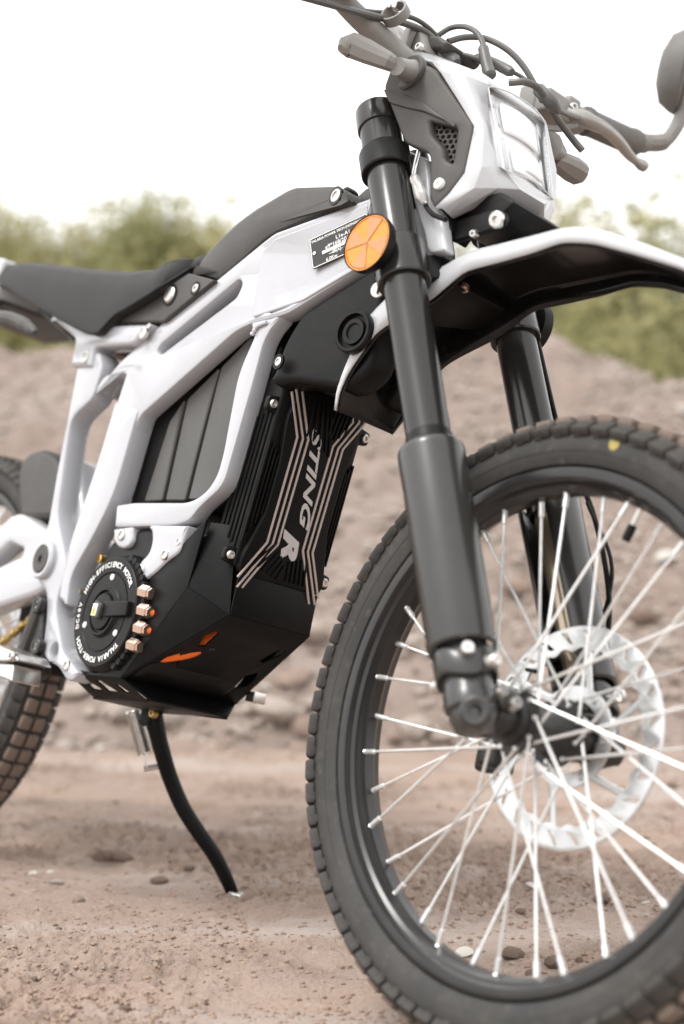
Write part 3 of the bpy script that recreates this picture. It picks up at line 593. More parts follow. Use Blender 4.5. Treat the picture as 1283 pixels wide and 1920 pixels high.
# ---- motor
mc = Vector((.589,-.100,.371)); ax = (0,-1,0)
b = MB(); b.lathe([(.078,-.16),(.078,-.02),(.074,-.008),(.0715,-.004),(.0705,.0),(.0690,.0012),(.0520,.0012),(.0505,-.0004),(.0495,-.0004),(.0490,.0008),(.0335,.0008),(.0325,.0016),(.0300,.0052),(.0275,.0052),(.0262,.0020),(.0240,.0020),(.0225,.0060),(.0100,.0075),(.0001,.0078)], mc, ax, 72)
mo = b.build('motor', 'black_plastic', bike)
for k in range(22):                                # cooling notches round the rim
    a = math.radians(20+k*8); 
    if 20 <= 20+k*8 <= 150:
        d = Vector((math.sin(a), 0, math.cos(a)))
        b = MB(); b.lathe([(.0052,-.03),(.0052,-.0045),(.0046,-.0035),(.0001,-.0035)], mc+d*.0755, ax, 12); b.build('cooling_rib', 'black_plastic', mo)
def ring_text(s, a0, a1, r, size):
    n = len(s)
    for i, ch in enumerate(s):
        if ch == ' ': continue
        a = math.radians(a0+(a1-a0)*i/(n-1)); me = text_mesh(ch, size, bold=.00018, depth=.0003)
        c_, s_ = math.cos(-a), math.sin(-a)
        map_verts(me, lambda q: np.stack([mc.x+math.sin(a)*r+(c_*q[:,0]-s_*q[:,1]), mc.y-.0016-q[:,2], mc.z+math.cos(a)*r+(s_*q[:,0]+c_*q[:,1])], 1))
        recalc(me); link('lettering', me, 'letter_white', mo)
ring_text('HIGH-EFFICIENCY MOTOR', -66, 52, .0605, .0098)
ring_text('DC60V', -111, -84, .0605, .0088)
ring_text('TALARIA POWER-TECH', 131, 231, .0605, .0098)
for a in (1, 124, 245):
    a = math.radians(a); bolt(mc+Vector((math.sin(a)*.0445, -.0008, math.cos(a)*.0445)), ax, .0042, .0016, 'letter_white', mo, recess=.45)
plate('cover_bar', rnd([(.594,.3635),(.652,.368),(.650,.386),(.594,.384)], .002), -.1085, -.099, 'black_plastic', mo, bevel=.0015)
plate('warning_boss', rnd([(.577,.362),(.594,.360),(.597,.379),(.580,.384)], .003), -.113, -.105, 'grey_plastic', mo, bevel=.002)
plate('warning_label', rnd([(.579,.3635),(.590,.3635),(.591,.379),(.580,.379)], .0008), -.1136, -.1129, 'letter_white', mo, bevel=.0001)
plate('warning_triangle', [(.5803,.3650),(.5895,.3650),(.5850,.3765)], -.1140, -.1136, 'label_yellow', mo, bevel=.0001)
me = text_mesh('!', .007, bold=.0002, depth=.0001); map_verts(me, lambda q: np.stack([.5849+q[:,0], -.1142-q[:,2], .3690+q[:,1]], 1)); recalc(me); link('lettering', me, 'label_black', mo)
plate('motor_case', rnd([(.50,.32),(.55,.292),(.66,.296),(.70,.33),(.70,.46),(.62,.49),(.53,.47)], .02), -.082, .06, 'black_plastic', bike, bevel=.01)
# phase cable glands: copper coloured nuts and orange cable
for (x, y, z) in [(0.6703,-0.0940,0.3997),(0.6772,-0.0940,0.3768),(0.6787,-0.0940,0.3551),(0.6717,-0.0940,0.3337)]:
    b = MB(); d_ = Vector((.80,.15,-.08)).normalized(); c0 = Vector((x,y,z))
    b.lathe([(.0001,-.014),(.0078,-.014),(.0087,-.012),(.0087,.000),(.0080,.002),(.0070,.002),(.0070,.006),(.0001,.006)], c0, d_, 6); b.build('cable_nut', 'copper_nut', mo, smooth=20)
    if abs(z-.37) > .02: continue
    P = [c0+d_*.001, c0+d_*.006+Vector((0,.010,0)), c0+Vector((.012,.032,0)), c0+Vector((.014,.080,.004))]
    b = MB(); b.tube(catmull(P, 6), .0048, 12); b.build('phase_cable', 'orange_cable', mo)
for P in ([(.672,-.078,.326),(.694,-.060,.333),(.718,-.040,.347),(.75,-.02,.385)], [(.735,-.062,.372),(.748,-.050,.374),(.762,-.038,.382),(.77,-.02,.41)], [(.690,-.064,.352),(.70,-.060,.356),(.73,-.045,.376),(.76,-.01,.42)], [(.685,-.045,.345),(.705,-.048,.352),(.75,-.035,.390),(.77,.01,.43)], [(.690,-.074,.347),(.70,-.070,.350),(.72,-.06,.362),(.75,-.05,.40)]):
    b = MB(); b.tube(catmull(P, 6), .0095, 12); b.build('phase_cable', 'orange_cable', mo)
# sprocket guard screws behind the frame
for (x, y, z) in [(0.4654,-0.0750,0.3980),(0.4539,-0.0750,0.3918),(0.5007,-0.0750,0.4444)]:
    b = MB(); b.lathe([(.006,-.008),(.006,0),(.004,.001),(.004,-.003),(.0001,-.003)], (x,y,z), ax, 16); b.build('chain_roller', 'chain_gold', mo)
# ---- wheels
def wheel(name, axle, M, NK, show, R0=.2705, wide=1.0, phase=0.0, disc_side=1, hub_y=.030, rotor=.110):
    T = Matrix.Translation(axle)
    MM = (M @ T) if M is not None else T
    w = MB(); hy = hub_y
    w.lathe([(.0001,-hy-.030),(.0125,-hy-.030),(.0135,-hy-.027),(.0135,-hy-.016),(.021,-hy-.014),(.0225,-hy-.010),(.0225,-hy-.003),(.0235,-hy-.0025),(.0305,-hy-.002),(.0315,-hy),(.0305,-hy+.003),(.024,-hy+.004),(.0215,-hy+.010),
             (.0205,0),(.0215,hy-.010),(.025,hy-.004),(.0335,hy-.003),(.0345,hy),(.0335,hy+.002),(.026,hy+.0025),(.026,hy+.020),(.0135,hy+.021),(.0135,hy+.030),(.0001,hy+.030)], (0,0,0), (0,1,0), 40)
    wh = w.build(name, 'hub_black', bike, MM)
    # tyre carcass
    t = MB(); rw = .0300*wide
    prof = [(.246,-.019),(.2520,-.0205),(.2540,-.0258),(.2600,-.0290*wide),(.2700,-rw-.0015),(.2800,-rw-.001),(.2885,-rw*.93),(.2950,-rw*.78),(.2990,-rw*.55),(.3008,-rw*.28),(.3012,0)]
    prof = prof+[(r, -y) for r, y in prof[-2::-1]]+[(.246,.010),(.246,-.010)]
    t.lathe([(r, y) for r, y in prof], (0,0,0), (0,1,0), 144, closed_profile=True); ty = t.build('tyre', 'rubber', wh, smooth=40)
    # thin moulded line on the sidewall
    for sg in (-1, 1):
        l = MB(); l.lathe([(.2655,sg*.0295*wide),(.2658,sg*(.0308*wide)),(.2672,sg*(.0312*wide)),(.2676,sg*.0300*wide)], (0,0,0), (0,1,0), 120, closed_profile=True); l.build('sidewall_line', 'rubber', wh)
    # rim
    r_ = MB(); hr = .024
    hp = [(.2295,.006),(.2330,.011),(.2348,.0165),(.2385,.0190),(.2398,.0232),(.2412,.0252),(.2485,.0262),(.2506,.0255),(.2508,.0238),(.2490,.0225),(.2440,.0205)]
    pr = hp+[(r, -y) for r, y in hp[::-1]]
    r_.lathe(pr, (0,0,0), (0,1,0), 144, closed_profile=True); r_.build('rim', 'rim_black', wh, smooth=28)
    # spokes: 36, crossed, each its own rod with a nipple and a head
    for k in range(36):
        a = math.radians(10*k+phase); side = -1 if k % 2 else 1; lead = 1 if (k//2) % 2 else -1
        fa = a+lead*math.radians(58); fr_ = .0270 if side < 0 else .0295
        P0 = Vector((math.cos(fa)*fr_, side*(hy+lead*.0022), math.sin(fa)*fr_)); P1 = Vector((math.cos(a)*.2325, side*.0045, math.sin(a)*.2325))
        d = (P1-P0).normalized(); s = MB()
        s.tube([P0-d*.002, P0+d*.002, P1-d*.018, P1-d*.0175, P1-d*.003, P1-d*.002, P1+d*.002], [.0019,.0016,.0015,.0027,.0029,.0037,.0032], 8)
        s.lathe([(.0001,-.0035),(.0022,-.003),(.0028,-.001),(.0028,.001),(.0022,.003),(.0001,.0035)], P0, (0,1,0), 8)
        s.build('spoke', 'spoke_steel', wh)
        n_ = MB(); n_.lathe([(.0060,-.001),(.0058,.002),(.0040,.0032),(.0030,.0032)], P1+d*.0015, -d, 10); n_.build('nipple_seat', 'hub_black', wh)
    # brake disc with slots and arms
    if rotor:
        yd = disc_side*.052; holes = []
        out = [(math.cos(a)*rotor, math.sin(a)*rotor) for a in np.linspace(0, 2*math.pi, 96, endpoint=False)]
        inn = []
        for i in range(120):
            a = 2*math.pi*i/120; inn.append((math.cos(a)*(rotor-.0235+.0022*math.sin(a*24)), math.sin(a)*(rotor-.0235+.0022*math.sin(a*24))))
        slots = []
        for i in range(24):
            a = 2*math.pi*i/24; q = []
            for (dr, da) in ((-.0180,-.075),(-.0170,-.015),(-.0040,.075),(-.0050,.015)):
                q.append((math.cos(a+da)*(rotor+dr), math.sin(a+da)*(rotor+dr)))
            slots.append(q)
        me = curve_mesh([out, inn]+slots, .0028, .0003, 1); map_verts(me, lambda v: np.stack([v[:,0], v[:,2]+yd, v[:,1]], 1)); recalc(me); finish(me)
        bd = link('brake_disc', me, 'disc_steel', wh)
        ar = MB()
        for i in range(6):
            a = 2*math.pi*i/6+.2
            p0 = Vector((math.cos(a)*.044, yd-.0004, math.sin(a)*.044)); p1 = Vector((math.cos(a+.32)*(rotor-.014), yd-.0004, math.sin(a+.32)*(rotor-.014)))
            a_ = MB(); a_.tube([p0, (p0+p1)/2, p1], [.0046,.0036,.0044], 8); a_.v = [(x, yd-.0004+(y-yd+.0004)*.28, z) for x, y, z in a_.v]; a_.build('disc_arm', 'disc_steel', wh)
        c_ = MB(); c_.lathe([(.036,yd-.0016),(.050,yd-.0016),(.050,yd+.0016),(.036,yd+.0016)], (0,0,0), (0,1,0), 48, closed_profile=True); c_.build('disc_carrier', 'disc_steel', wh)
        for i in range(6):
            a = 2*math.pi*i/6; bolt((math.cos(a)*.043, yd-.0018, math.sin(a)*.043), (0,-1,0), .0035, .002, 'bolt_steel', wh)
    # tread blocks
    cols_ = [(-.0305,.66,.0116,.0098),(-.0110,.12,.0104,.0088),(.0110,-.12,.0104,.0088),(.0305,-.66,.0116,.0098)]
    kme = {}
    def knob_mesh(c, dusty):
        y0, tilt, hx, hy_ = cols_[c]; nx, ny, nz = hx*.95, hy_*.98, .0050
        b = MB(); b.box((0,0,0), (nx, ny, nz)); me = b.mesh('knob'); bevel_mesh(me, .0026, 2); finish(me, 40)
        me.materials.append(MAT['knob_dusty' if dusty else 'knob_rubber']); return me
    rest = MB()
    for c in range(4):
        y0, tilt, hx, hy_ = cols_[c]; y0 *= wide
        kme[c] = knob_mesh(c, c in (1, 2))
        for k in range(NK):
            th = 2*math.pi*(k+(.5 if c in (1, 2) else 0))/NK+phase*.01
            rr_ = .3020 if c in (1, 2) else .2895
            rad = Vector((math.cos(th), 0, math.sin(th))); up = (rad*math.cos(tilt)+Vector((0,-1,0))*math.sin(tilt)).normalized()
            tan = Vector((-math.sin(th), 0, math.cos(th))); lat = up.cross(tan)
            p = rad*rr_+Vector((0, y0*.93, 0))
            ML = Matrix(((tan.x, lat.x, up.x, p.x), (tan.y, lat.y, up.y, p.y), (tan.z, lat.z, up.z, p.z), (0,0,0,1)))
            if show(th, c):
                o = bpy.data.objects.new('knob', kme[c]); col.objects.link(o); o.parent = wh; o.matrix_local = ML
            else:
                rest.box((0,0,0), (hx*.95, hy_*.98, .0050), ML)
        # low side lugs between the shoulder blocks
        if c in (0, 3):
            sg = -1 if c == 0 else 1
            for k in range(NK):
                th = 2*math.pi*(k+.5)/NK; rad = Vector((math.cos(th), 0, math.sin(th))); tan = Vector((-math.sin(th), 0, math.cos(th))); up = (rad*.25+Vector((0,sg,0))).normalized(); lat = up.cross(tan)
                p = rad*.2845+Vector((0, sg*(rw-.0005), 0))
                ML = Matrix(((tan.x, lat.x, up.x, p.x), (tan.y, lat.y, up.y, p.y), (tan.z, lat.z, up.z, p.z), (0,0,0,1)))
                rest.box((0,0,0), (.0042, .0052, .0028), ML)
    ro = rest.build('tread_blocks', 'knob_rubber', wh); ro['kind'] = 'stuff'
    return wh
# front: the camera side of the tread can be told apart; rear: only the part ahead of the axle shows
def show_front(th, c): return c <= 1 or (c == 2 and math.radians(20) < th < math.radians(165))
def show_rear(th, c):
    t = (th+math.pi) % (2*math.pi)-math.pi
    return -1.15 < t < 1.2 and c <= 3
fw = wheel('front_wheel', AXF, FORK, 72, show_front, phase=3)
rwh = wheel('rear_wheel', AXR, None, 74, show_rear, wide=1.03, phase=6, rotor=.10)
b = MB(); b.lathe([(.0001,-.0006),(.0062,-.0006),(.0062,.0006),(.0001,.0006)], (.060,-.0312,.2700), (0,-1,0), 20); b.build('paint_dot', 'yellow_paint', fw, None)
# valve
b = MB(); d_ = Vector((math.cos(1.22),0,math.sin(1.22))); b.tube([d_*.2300, d_*.206], .0030, 10); b.build('valve_stem', 'bolt_steel', fw)
b = MB(); b.tube([d_*.2130, d_*.2125, d_*.197, d_*.1960], [.0030,.0044,.0044,.0036], 12); b.build('valve_cap', 'black_plastic', fw)

# ---- front fork
def leg_pt(z, y): return Vector((1.2500-.4960*(z-.312), y, z))
for sy in (-1, 1):
    y = sy*.090; bt = leg_pt(.312, y); D = Vector((-.4960,0,1)).normalized()
    def at(z): return (z-.312)/D.z
    def lt(prof, name, m, n=40, parent=bike):
        b = MB(); b.lathe([(r, at(z)) for r, z in prof], bt, D, n); return b.build(name, m, parent, FORK, smooth=32)
    lt([(.0232,.545),(.0232,.752),(.0238,.755),(.0238,.80),(.0232,.803),(.0232,.905),(.0236,.907),(.0236,.950),(.0240,.952)], 'fork_tube', 'fork_black')
    lt([(.0236,.950),(.0258,.951),(.0262,.954),(.0262,.972),(.0255,.976),(.0225,.978),(.0140,.978),(.0135,.972),(.0001,.972)], 'fork_cap', 'fork_black')
    lt([(.0185,.36),(.0185,.56)], 'stanchion', 'gold_stanchion')
    # protective guard: open shell with a rolled front edge
    b = MB(); rings = []
    for (z, k) in ((.364,.97),(.368,1.0),(.52,1.02),(.556,1.035),(.561,1.03),(.563,.985)):
        c = leg_pt(z, y); ring = []
        for j in range(33):
            a = math.radians(-150+300*j/32); 
            f_ = Vector((STEER.z,0,-STEER.x)); l_ = Vector((0,sy,0))
            ring.append(c+(l_*math.cos(a)+f_*math.sin(a))*.0332*k)
        rings.append(ring)
    b.rings(rings, caps=False, closed=False); me = b.mesh('fork_guard', 40)
    o = link('fork_guard', me, 'guard_black', bike, FORK); md = o.modifiers.new('thickness', 'SOLIDIFY'); md.thickness = .0028; md.offset = -1
    lt([(.0245,.552),(.0245,.575),(.0236,.578)], 'wiper_seal', 'black_plastic')
    # guard clamp
    b = MB(); rings = []
    for j in range(48):
        a = 2*math.pi*j/48; f_ = Vector((STEER.z,0,-STEER.x)); l_ = Vector((0,sy,0)); wv = .0055*math.cos(3*a+.6)
        rings.append([leg_pt(.346, y)+D*(h0+wv*(1 if h0 > 0 else .6))+(l_*math.cos(a)+f_*math.sin(a))*rr_ for rr_, h0 in ((.0235,-.011),(.0285,-.011),(.0298,-.008),(.0298,.010),(.0285,.013),(.0235,.013))])
    b.rings(rings, loop=True, caps=False); b.build('guard_clamp', 'guard_black', bike, FORK)
    for a, dz in ((-82,-.004),(48,.008),(92,-.002)):
        a = math.radians(a); f_ = Vector((STEER.z,0,-STEER.x)); l_ = Vector((0,sy,0)); dd = l_*math.cos(a)+f_*math.sin(a)
        bolt(leg_pt(.346, y)+D*dz+dd*.0296, dd, .0072, .0085, 'bolt_steel', bike, FORK, recess=.2)
    # foot casting with the axle eye
    lt([(.0240,.372),(.0240,.327),(.0252,.325),(.0252,.312),(.0215,.308),(.0210,.300),(.0180,.293),(.0001,.292)], 'fork_foot', 'guard_black')
    b = MB(); b.lathe([(.0062,-.009),(.0115,-.010),(.0150,-.0075),(.0156,-.004),(.0185,.002),(.0190,.012),(.0175,.020),(.0062,.020)], (AXF.x+.015, sy*.099, AXF.z-.003), (-.60,-sy*.8,0), 36, closed_profile=True); b.build('axle_eye', 'guard_black', bike, FORK)
    b = MB(); b.lathe([(.0165,-.034),(.0165,-.006),(.0150,-.004),(.0150,.006),(.0001,.006)], (AXF.x, sy*.062, AXF.z), (0,sy,0), 28); b.build('axle', 'hub_black', bike, FORK)
    for q in ((AXF.x+.022, sy*.080, AXF.z+.020), (AXF.x+.030, sy*.068, AXF.z+.012)):
        bolt(q, Vector((.75,sy*.2,.35)), .0062, .006, 'bolt_steel', bike, FORK, recess=.45)
    b = MB(); b.box((AXF.x+.014, sy*.066, AXF.z+.016), (.010, .012, .010)); b.box((AXF.x-.004, sy*.068, AXF.z-.014), (.012, .010, .009)); me = b.mesh('axle_clamp'); bevel_mesh(me, .004, 3); finish(me); link('axle_clamp', me, 'guard_black', bike, FORK)
    # triple clamp rings
    for z, h, nm in ((.905,.016,'upper_clamp'),(.775,.026,'lower_clamp')):
        b = MB(); b.lathe([(.0234,-h),(.0280,-h),(.0292,-h+.002),(.0292,h-.003),(.0280,h),(.0234,h)], leg_pt(z, y), D, 40, closed_profile=True); b.build(nm, 'black_plastic' if nm[0] == 'u' else 'fork_black', bike, FORK, smooth=30)
    # side reflector on the lower clamp
    rc = Vector((1.0096,-0.1320,0.7850)); rc.y = sy*abs(rc.y); nrm = Vector((.08, sy, .0))
    b = MB(); b.lathe([(.012,-.030),(.016,-.012),(.0315,-.008),(.0328,-.004),(.0330,.0042),(.0322,.0042),(.0321,.0001),(.0001,.0001)], rc, nrm, 40); rb = b.build('reflector_cup', 'black_plastic', bike, FORK)
    u_ = Vector((0,0,1)).cross(nrm).normalized(); v_ = nrm.normalized().cross(u_)
    for k in range(8):
        b = MB(); a0 = math.pi/4*k+.2; pts = [(0,0)]+[(math.cos(a0+math.pi/4*j/6)*.0302, math.sin(a0+math.pi/4*j/6)*.0302) for j in range(7)]
        n2 = nrm.normalized(); lo = [rc+u_*p[0]+v_*p[1]+n2*.0002 for p in pts]; hi = [rc+u_*p[0]*.97+v_*p[1]*.97+n2*(.0028+.0008*(k % 2)) for p in pts]
        m_ = len(pts); b.add(lo+hi, [tuple(range(m_))[::-1], tuple(range(m_, 2*m_))]+[(i, (i+1) % m_, m_+(i+1) % m_, m_+i) for i in range(m_)])
        b.build('reflector_segment', 'reflector_orange' if k % 2 == 0 else 'reflector_pale', rb)
    b = MB(); b.lathe([(.0300,-.001),(.0318,-.001),(.0318,.0032),(.0300,.0032)], rc, nrm, 44, closed_profile=True); b.build('reflector_rim', 'reflector_orange', rb)
# bridges of the triple clamp
for z, h, nm in ((.905,.012,'upper_bridge'),(.775,.016,'lower_bridge')):
    c = leg_pt(z, 0); f_ = Vector((STEER.z,0,-STEER.x))
    pts = [(-.072,.012),(-.045,-.024),(0,-.045),(.045,-.024),(.072,.012),(.055,.026),(-.055,.026)]
    b = MB(); n_ = len(pts); lo = [c+Vector((0,p[0],0))+f_*p[1]-STEER*h for p in pts]; hi = [c+Vector((0,p[0],0))+f_*p[1]+STEER*h for p in pts]
    b.add(lo+hi, [tuple(range(n_))[::-1], tuple(range(n_, 2*n_))]+[(i, (i+1) % n_, n_+(i+1) % n_, n_+i) for i in range(n_)])
    me = b.mesh(nm); bevel_mesh(me, .003, 2); finish(me); link(nm, me, 'black_plastic', bike, FORK)
b = MB(); b.tube([SA+STEER*.515, SA+STEER*.74], .018, 20); b.build('steering_stem', 'bolt_black', bike, FORK)
# caliper and brake hose on the far leg
b = MB(); cp = Vector((1.150,.060,.285))
for (c, h) in (((0,0,0),(.016,.016,.022)), ((.004,-.010,.002),(.013,.010,.018)), ((.040,.008,.018),(.036,.006,.010))): b.box((cp.x+c[0], cp.y+c[1], cp.z+c[2]), h)
me = b.mesh('brake_caliper'); bevel_mesh(me, .006, 3); finish(me); link('brake_caliper', me, 'hub_black', bike, FORK)
def cable(pts, r, name='cable', m='black_plastic', M=FORK, sub=8):
    b = MB(); b.tube(catmull(pts, sub), r, 10); return b.build(name, m, bike, M)
cable([leg_pt(.90,.115), leg_pt(.78,.118)+Vector((.01,0,0)), leg_pt(.64,.124)+Vector((.012,0,0)), leg_pt(.56,.130)+Vector((.03,0,0)), leg_pt(.47,.132)+Vector((.026,0,0)), leg_pt(.40,.122)+Vector((.004,0,0)), (1.215,.075,.285)], .0030, 'brake_hose')
cable([leg_pt(.57,.126)+Vector((.028,0,0)), leg_pt(.50,.135)+Vector((.036,0,0)), leg_pt(.42,.120), leg_pt(.39,.09)+Vector((-.03,0,0)), leg_pt(.375,.06)+Vector((-.05,0,.0)), (1.20,.04,.37)], .0022, 'sensor_wire')

# ---- front mudguard: pressed shell with turned-down edges, black underneath
prof = [(0.9053,0.6306),(0.9171,0.6611),(0.9565,0.7138),(0.9783,0.7244),(1.0398,0.7454),(1.0852,0.7730),(1.1364,0.7766),(1.1802,0.7803),(1.2187,0.7865),(1.2396,0.7836),(1.2637,0.7791),(1.3208,0.7598),(1.3761,0.7395)]+[(1.44,.712),(1.475,.695)]
prof = sorted(prof)
PX = np.array([p[0] for p in prof]); PZ = np.array([p[1] for p in prof])
seg_ = np.concatenate([[0], np.cumsum(np.hypot(np.diff(PX), np.diff(PZ)))])
def fender(name, m, inset, thick):
    b = MB(); rings = []; N = 72; ss = np.linspace(0, seg_[-1], N)
    sx = np.interp(ss, seg_, PX); sz = np.interp(ss, seg_, PZ)
    for _ in range(1): sx[1:-1] = (sx[:-2]+2*sx[1:-1]+sx[2:])/4; sz[1:-1] = (sz[:-2]+2*sz[1:-1]+sz[2:])/4
    tx_, tz_ = np.gradient(sx), np.gradient(sz); ln = np.hypot(tx_, tz_); nx_, nz_ = -tz_/ln, tx_/ln
    for i in range(N):
        x, z = sx[i], sz[i]; u = ss[i]/seg_[-1]
        w = np.interp(u, [0,.03,.08,.2,.35,.6,.8,.93,1], [.046,.052,.056,.057,.058,.060,.057,.048,.032]); hgt = np.interp(x, [.905,.93,.957,.985,1.035,1.085,1.18,1.22,1.27,1.38,1.475], [.005,.017,.034,.042,.040,.026,.023,.019,.016,.010,.006])
        sec = [(-w, 0), (-w*.995, hgt*.45), (-w*.985, hgt*.80), (-w*.93, hgt*.97), (-w*.45, hgt+.003), (0, hgt+.005)]; sec = sec+[(-q, c) for q, c in sec[-2::-1]]
        k = 1-inset/w
        rings.append([(x+nx_[i]*(c-inset*.9), q*k, z+nz_[i]*(c-inset*.9)) for q, c in sec])
    b.rings(rings, caps=False, closed=False); me = b.mesh(name, 32, fix=True)
    o = link(name, me, m, bike, FORK); md = o.modifiers.new('thickness', 'SOLIDIFY'); md.thickness = thick; md.offset = -1; return o
fo = fender('front_mudguard', 'white_plastic', 0, .0018)
fender('mudguard_liner', 'black_gloss', .0032, .0012)
for p in [(1.0474,-0.0200,0.7723)]: bolt((p[0], p[1], p[2]), (0.1,-.4,-1), .0062, .002, 'copper_nut', bike, FORK)

# ---- headlight: white mask, grey side plates, lens unit
side_plate = rnd([(0.9458,1.0324),(0.9733,1.0278),(0.9986,1.0157),(1.0067,1.0084),(1.0630,0.9433),(1.0650,0.9337),(1.0650,0.8849),(1.0515,0.8618),(1.0373,0.8449),(1.0281,0.8577),(1.0173,0.9106),(0.9833,0.9247),(0.9633,0.9571),(0.9403,0.9957),(0.9428,1.0120)], [.004,.01,.01,.006,.006,.008,.006,.01,.004,.003,.008,.006,.02,.006,.006])
vent = rnd([(1.0081,0.9501),(1.0448,0.9388),(1.0467,0.9178),(1.0480,0.8964),(1.0371,0.9026),(1.0322,0.9167),(1.0143,0.9337)], .004)
SH = (1.07, .30)                    # the side plates splay outwards to the rear
plate('mask_side', [side_plate, vent], -.0665, -.052, 'grey_plastic', bike, bevel=.004, seg=3, M=FORK, mirror=True, shear=SH)
ridge = rnd([(0.9430,0.9928),(0.9691,0.9855),(0.9989,0.9714),(1.0309,0.9499),(1.0459,0.9400),(1.0012,0.9609),(0.9801,0.9663),(0.9546,0.9748)], .004)
plate('mask_ridge', ridge, -.0695, -.064, 'grey_plastic', bike, bevel=.0018, seg=2, M=FORK, mirror=True, shear=SH)
plate('vent_back', [(1.0016,0.9590),(1.0504,0.9428),(1.0566,0.8891),(1.0313,0.8966),(1.0113,0.9294)], -.052, -.049, 'black_plastic', bike, bevel=.0005, M=FORK, shear=SH)
def inside_poly(q, poly):
    c = False
    for i in range(len(poly)):
        (x0, y0), (x1, y1) = poly[i-1][:2], poly[i][:2]
        if (y0 > q[1]) != (y1 > q[1]) and q[0] < (x1-x0)*(q[1]-y0)/(y1-y0)+x0: c = not c
    return c
v0 = np.array([(1.0081,0.9501),(1.0448,0.9388),(1.0493,0.8963),(1.0143,0.9337)]); hx = MB()
for i in range(9):
    for j in range(9):
        cx = v0[:,0].min()+i*.0072+(.0036 if j % 2 else 0); cz = v0[:,1].min()+j*.0062
        if not inside_poly((cx, cz), vent): continue
        ring = [(cx+.0040*math.cos(a), cz+.0040*math.sin(a)) for a in np.arange(6)*math.pi/3+math.pi/6]; inn = [(cx+.0030*math.cos(a), cz+.0030*math.sin(a)) for a in np.arange(6)*math.pi/3+math.pi/6]
        yy = lambda x: -.058-.30*(1.07-x)
        v = [(x,yy(x),z) for x, z in ring]+[(x,yy(x),z) for x, z in inn]+[(x,yy(x)+.004,z) for x, z in inn]
        hx.add(v, [(k, (k+1) % 6, 6+(k+1) % 6, 6+k) for k in range(6)]+[(6+k, 6+(k+1) % 6, 12+(k+1) % 6, 12+k) for k in range(6)])
inside = hx.build('vent_mesh', 'grey_plastic', bike, FORK); inside['kind'] = 'stuff'
bolt(Vector((1.0376,-0.0737,0.8730))+Vector((0,-.003,0)), r=.0068, h=.003, m='letter_white', parent=bike, M=FORK, recess=.3)
# white shell from measured edges: outer fold, lens edge, chin; mirrored
OUTv = [Vector(p) for p in [(0.9149,-0.0660,1.0614),(0.9759,-0.0700,1.0352),(1.0101,-0.0820,1.0081),(1.0391,-0.0733,0.9723),(1.0643,-0.0657,0.9400),(1.0652,-0.0654,0.9324),(1.0650,-0.0655,0.8849),(1.0522,-0.0694,0.8618),(1.0373,-0.0738,0.8449)]]
lensR = [Vector(p) for p in [(0.9364,-0.0350,1.0701),(1.0353,-0.0450,1.0189),(1.0520,-0.0480,1.0007),(1.0563,-0.0475,0.9762),(1.0673,-0.0460,0.9472),(1.0754,-0.0455,0.9269),(1.0890,-0.0430,0.8992),(1.0892,-0.0370,0.8769),(1.0481,-0.0620,0.8413)]]
n_ = len(OUTv); b = MB()
crease = [(a*.52+c*.48)+Vector((.0045,-.0045,.001)) for a, c in zip(OUTv, lensR)]
OUTv[-1] = OUTv[-1]+Vector((0,0,0)); lip = [p+Vector((0,-.0015,0)) for p in OUTv]
for r0, r1 in ((lip, crease), (crease, lensR)):
    b.add(r0+r1, [(i, i+1, n_+i+1, n_+i) for i in range(n_-1)])
half = list(b.v); hf = list(b.f); k = len(half)
b.v = half+[(x, -y, z) for x, y, z in half]; b.f = hf+[tuple(i+k for i in q[::-1]) for q in hf]
def strip(b, r0, r1):                # a strip of faces between two rows of points, on both halves and across the middle
    R0 = list(r0)+[mir(p) for p in reversed(r0)]; R1 = list(r1)+[mir(p) for p in reversed(r1)]
    L = len(R0); b.add(R0+R1, [(i, i+1, L+i+1, L+i) for i in range(L-1)])
strip(b, [lip[0]+Vector((-.02,.02,.004))], [lensR[0]]); strip(b, [lensR[0]], [lensR[1]]); strip(b, [lensR[1]], [lensR[2]])
BLc = Vector((1.0958,-0.0390,0.8954)); Nn = Vector((1.1037,-0.0200,0.8799))
strip(b, [lensR[6], BLc], [lensR[7], Nn])
low = [lensR[8]+Vector((-.004,.010,.002)), lensR[7]+Vector((-.022,.004,-.013)), Nn+Vector((-.026,0,-.016))]
strip(b, [lensR[8], lensR[7], Nn], low); strip(b, low, [q+Vector((-.030,.0,.006)) for q in low])
o = b.build('headlight_mask', 'white_plastic', bike, FORK, smooth=24)
md = o.modifiers.new('thickness', 'SOLIDIFY'); md.thickness = .0028; md.offset = 0
# lens unit: bezel, reflector pieces, clear cover
L0, L1 = Vector((1.0518,-0.0460,1.0004)), Vector((1.0955,-0.0400,0.8968)); dz_ = (L0-L1); nn0 = Vector((dz_.z,0,-dz_.x)).normalized()
def lens_pt(u, t, out=0.0):          # u from -1 to 1 across, t from 0 to 1 up the lens
    base = L1+(L0-L1)*t; w = .0405+.0065*min(max(t, 0), 1); return Vector((base.x, u*w, base.z))+nn0*(out+.008*(1-u*u))
def lens_patch(name, us, ts, out, m, parent, thick=.002):
    b = MB(); rings = [[lens_pt(u, t, out) for u in us] for t in ts]; b.rings(rings, caps=False, closed=False)
    o = link(name, b.mesh(name, 40), m, parent, None if parent is not bike else FORK); md = o.modifiers.new('thickness', 'SOLIDIFY'); md.thickness = thick; md.offset = -1; return o
hl_ = lens_patch('headlight', np.linspace(-1.02,1.02,11), np.linspace(-.02,1.0,9), -.012, 'lens_white', bike)
lens_patch('upper_reflector', np.linspace(-.62,.80,9), np.linspace(.54,.90,6), -.007, 'lens_chrome', hl_)
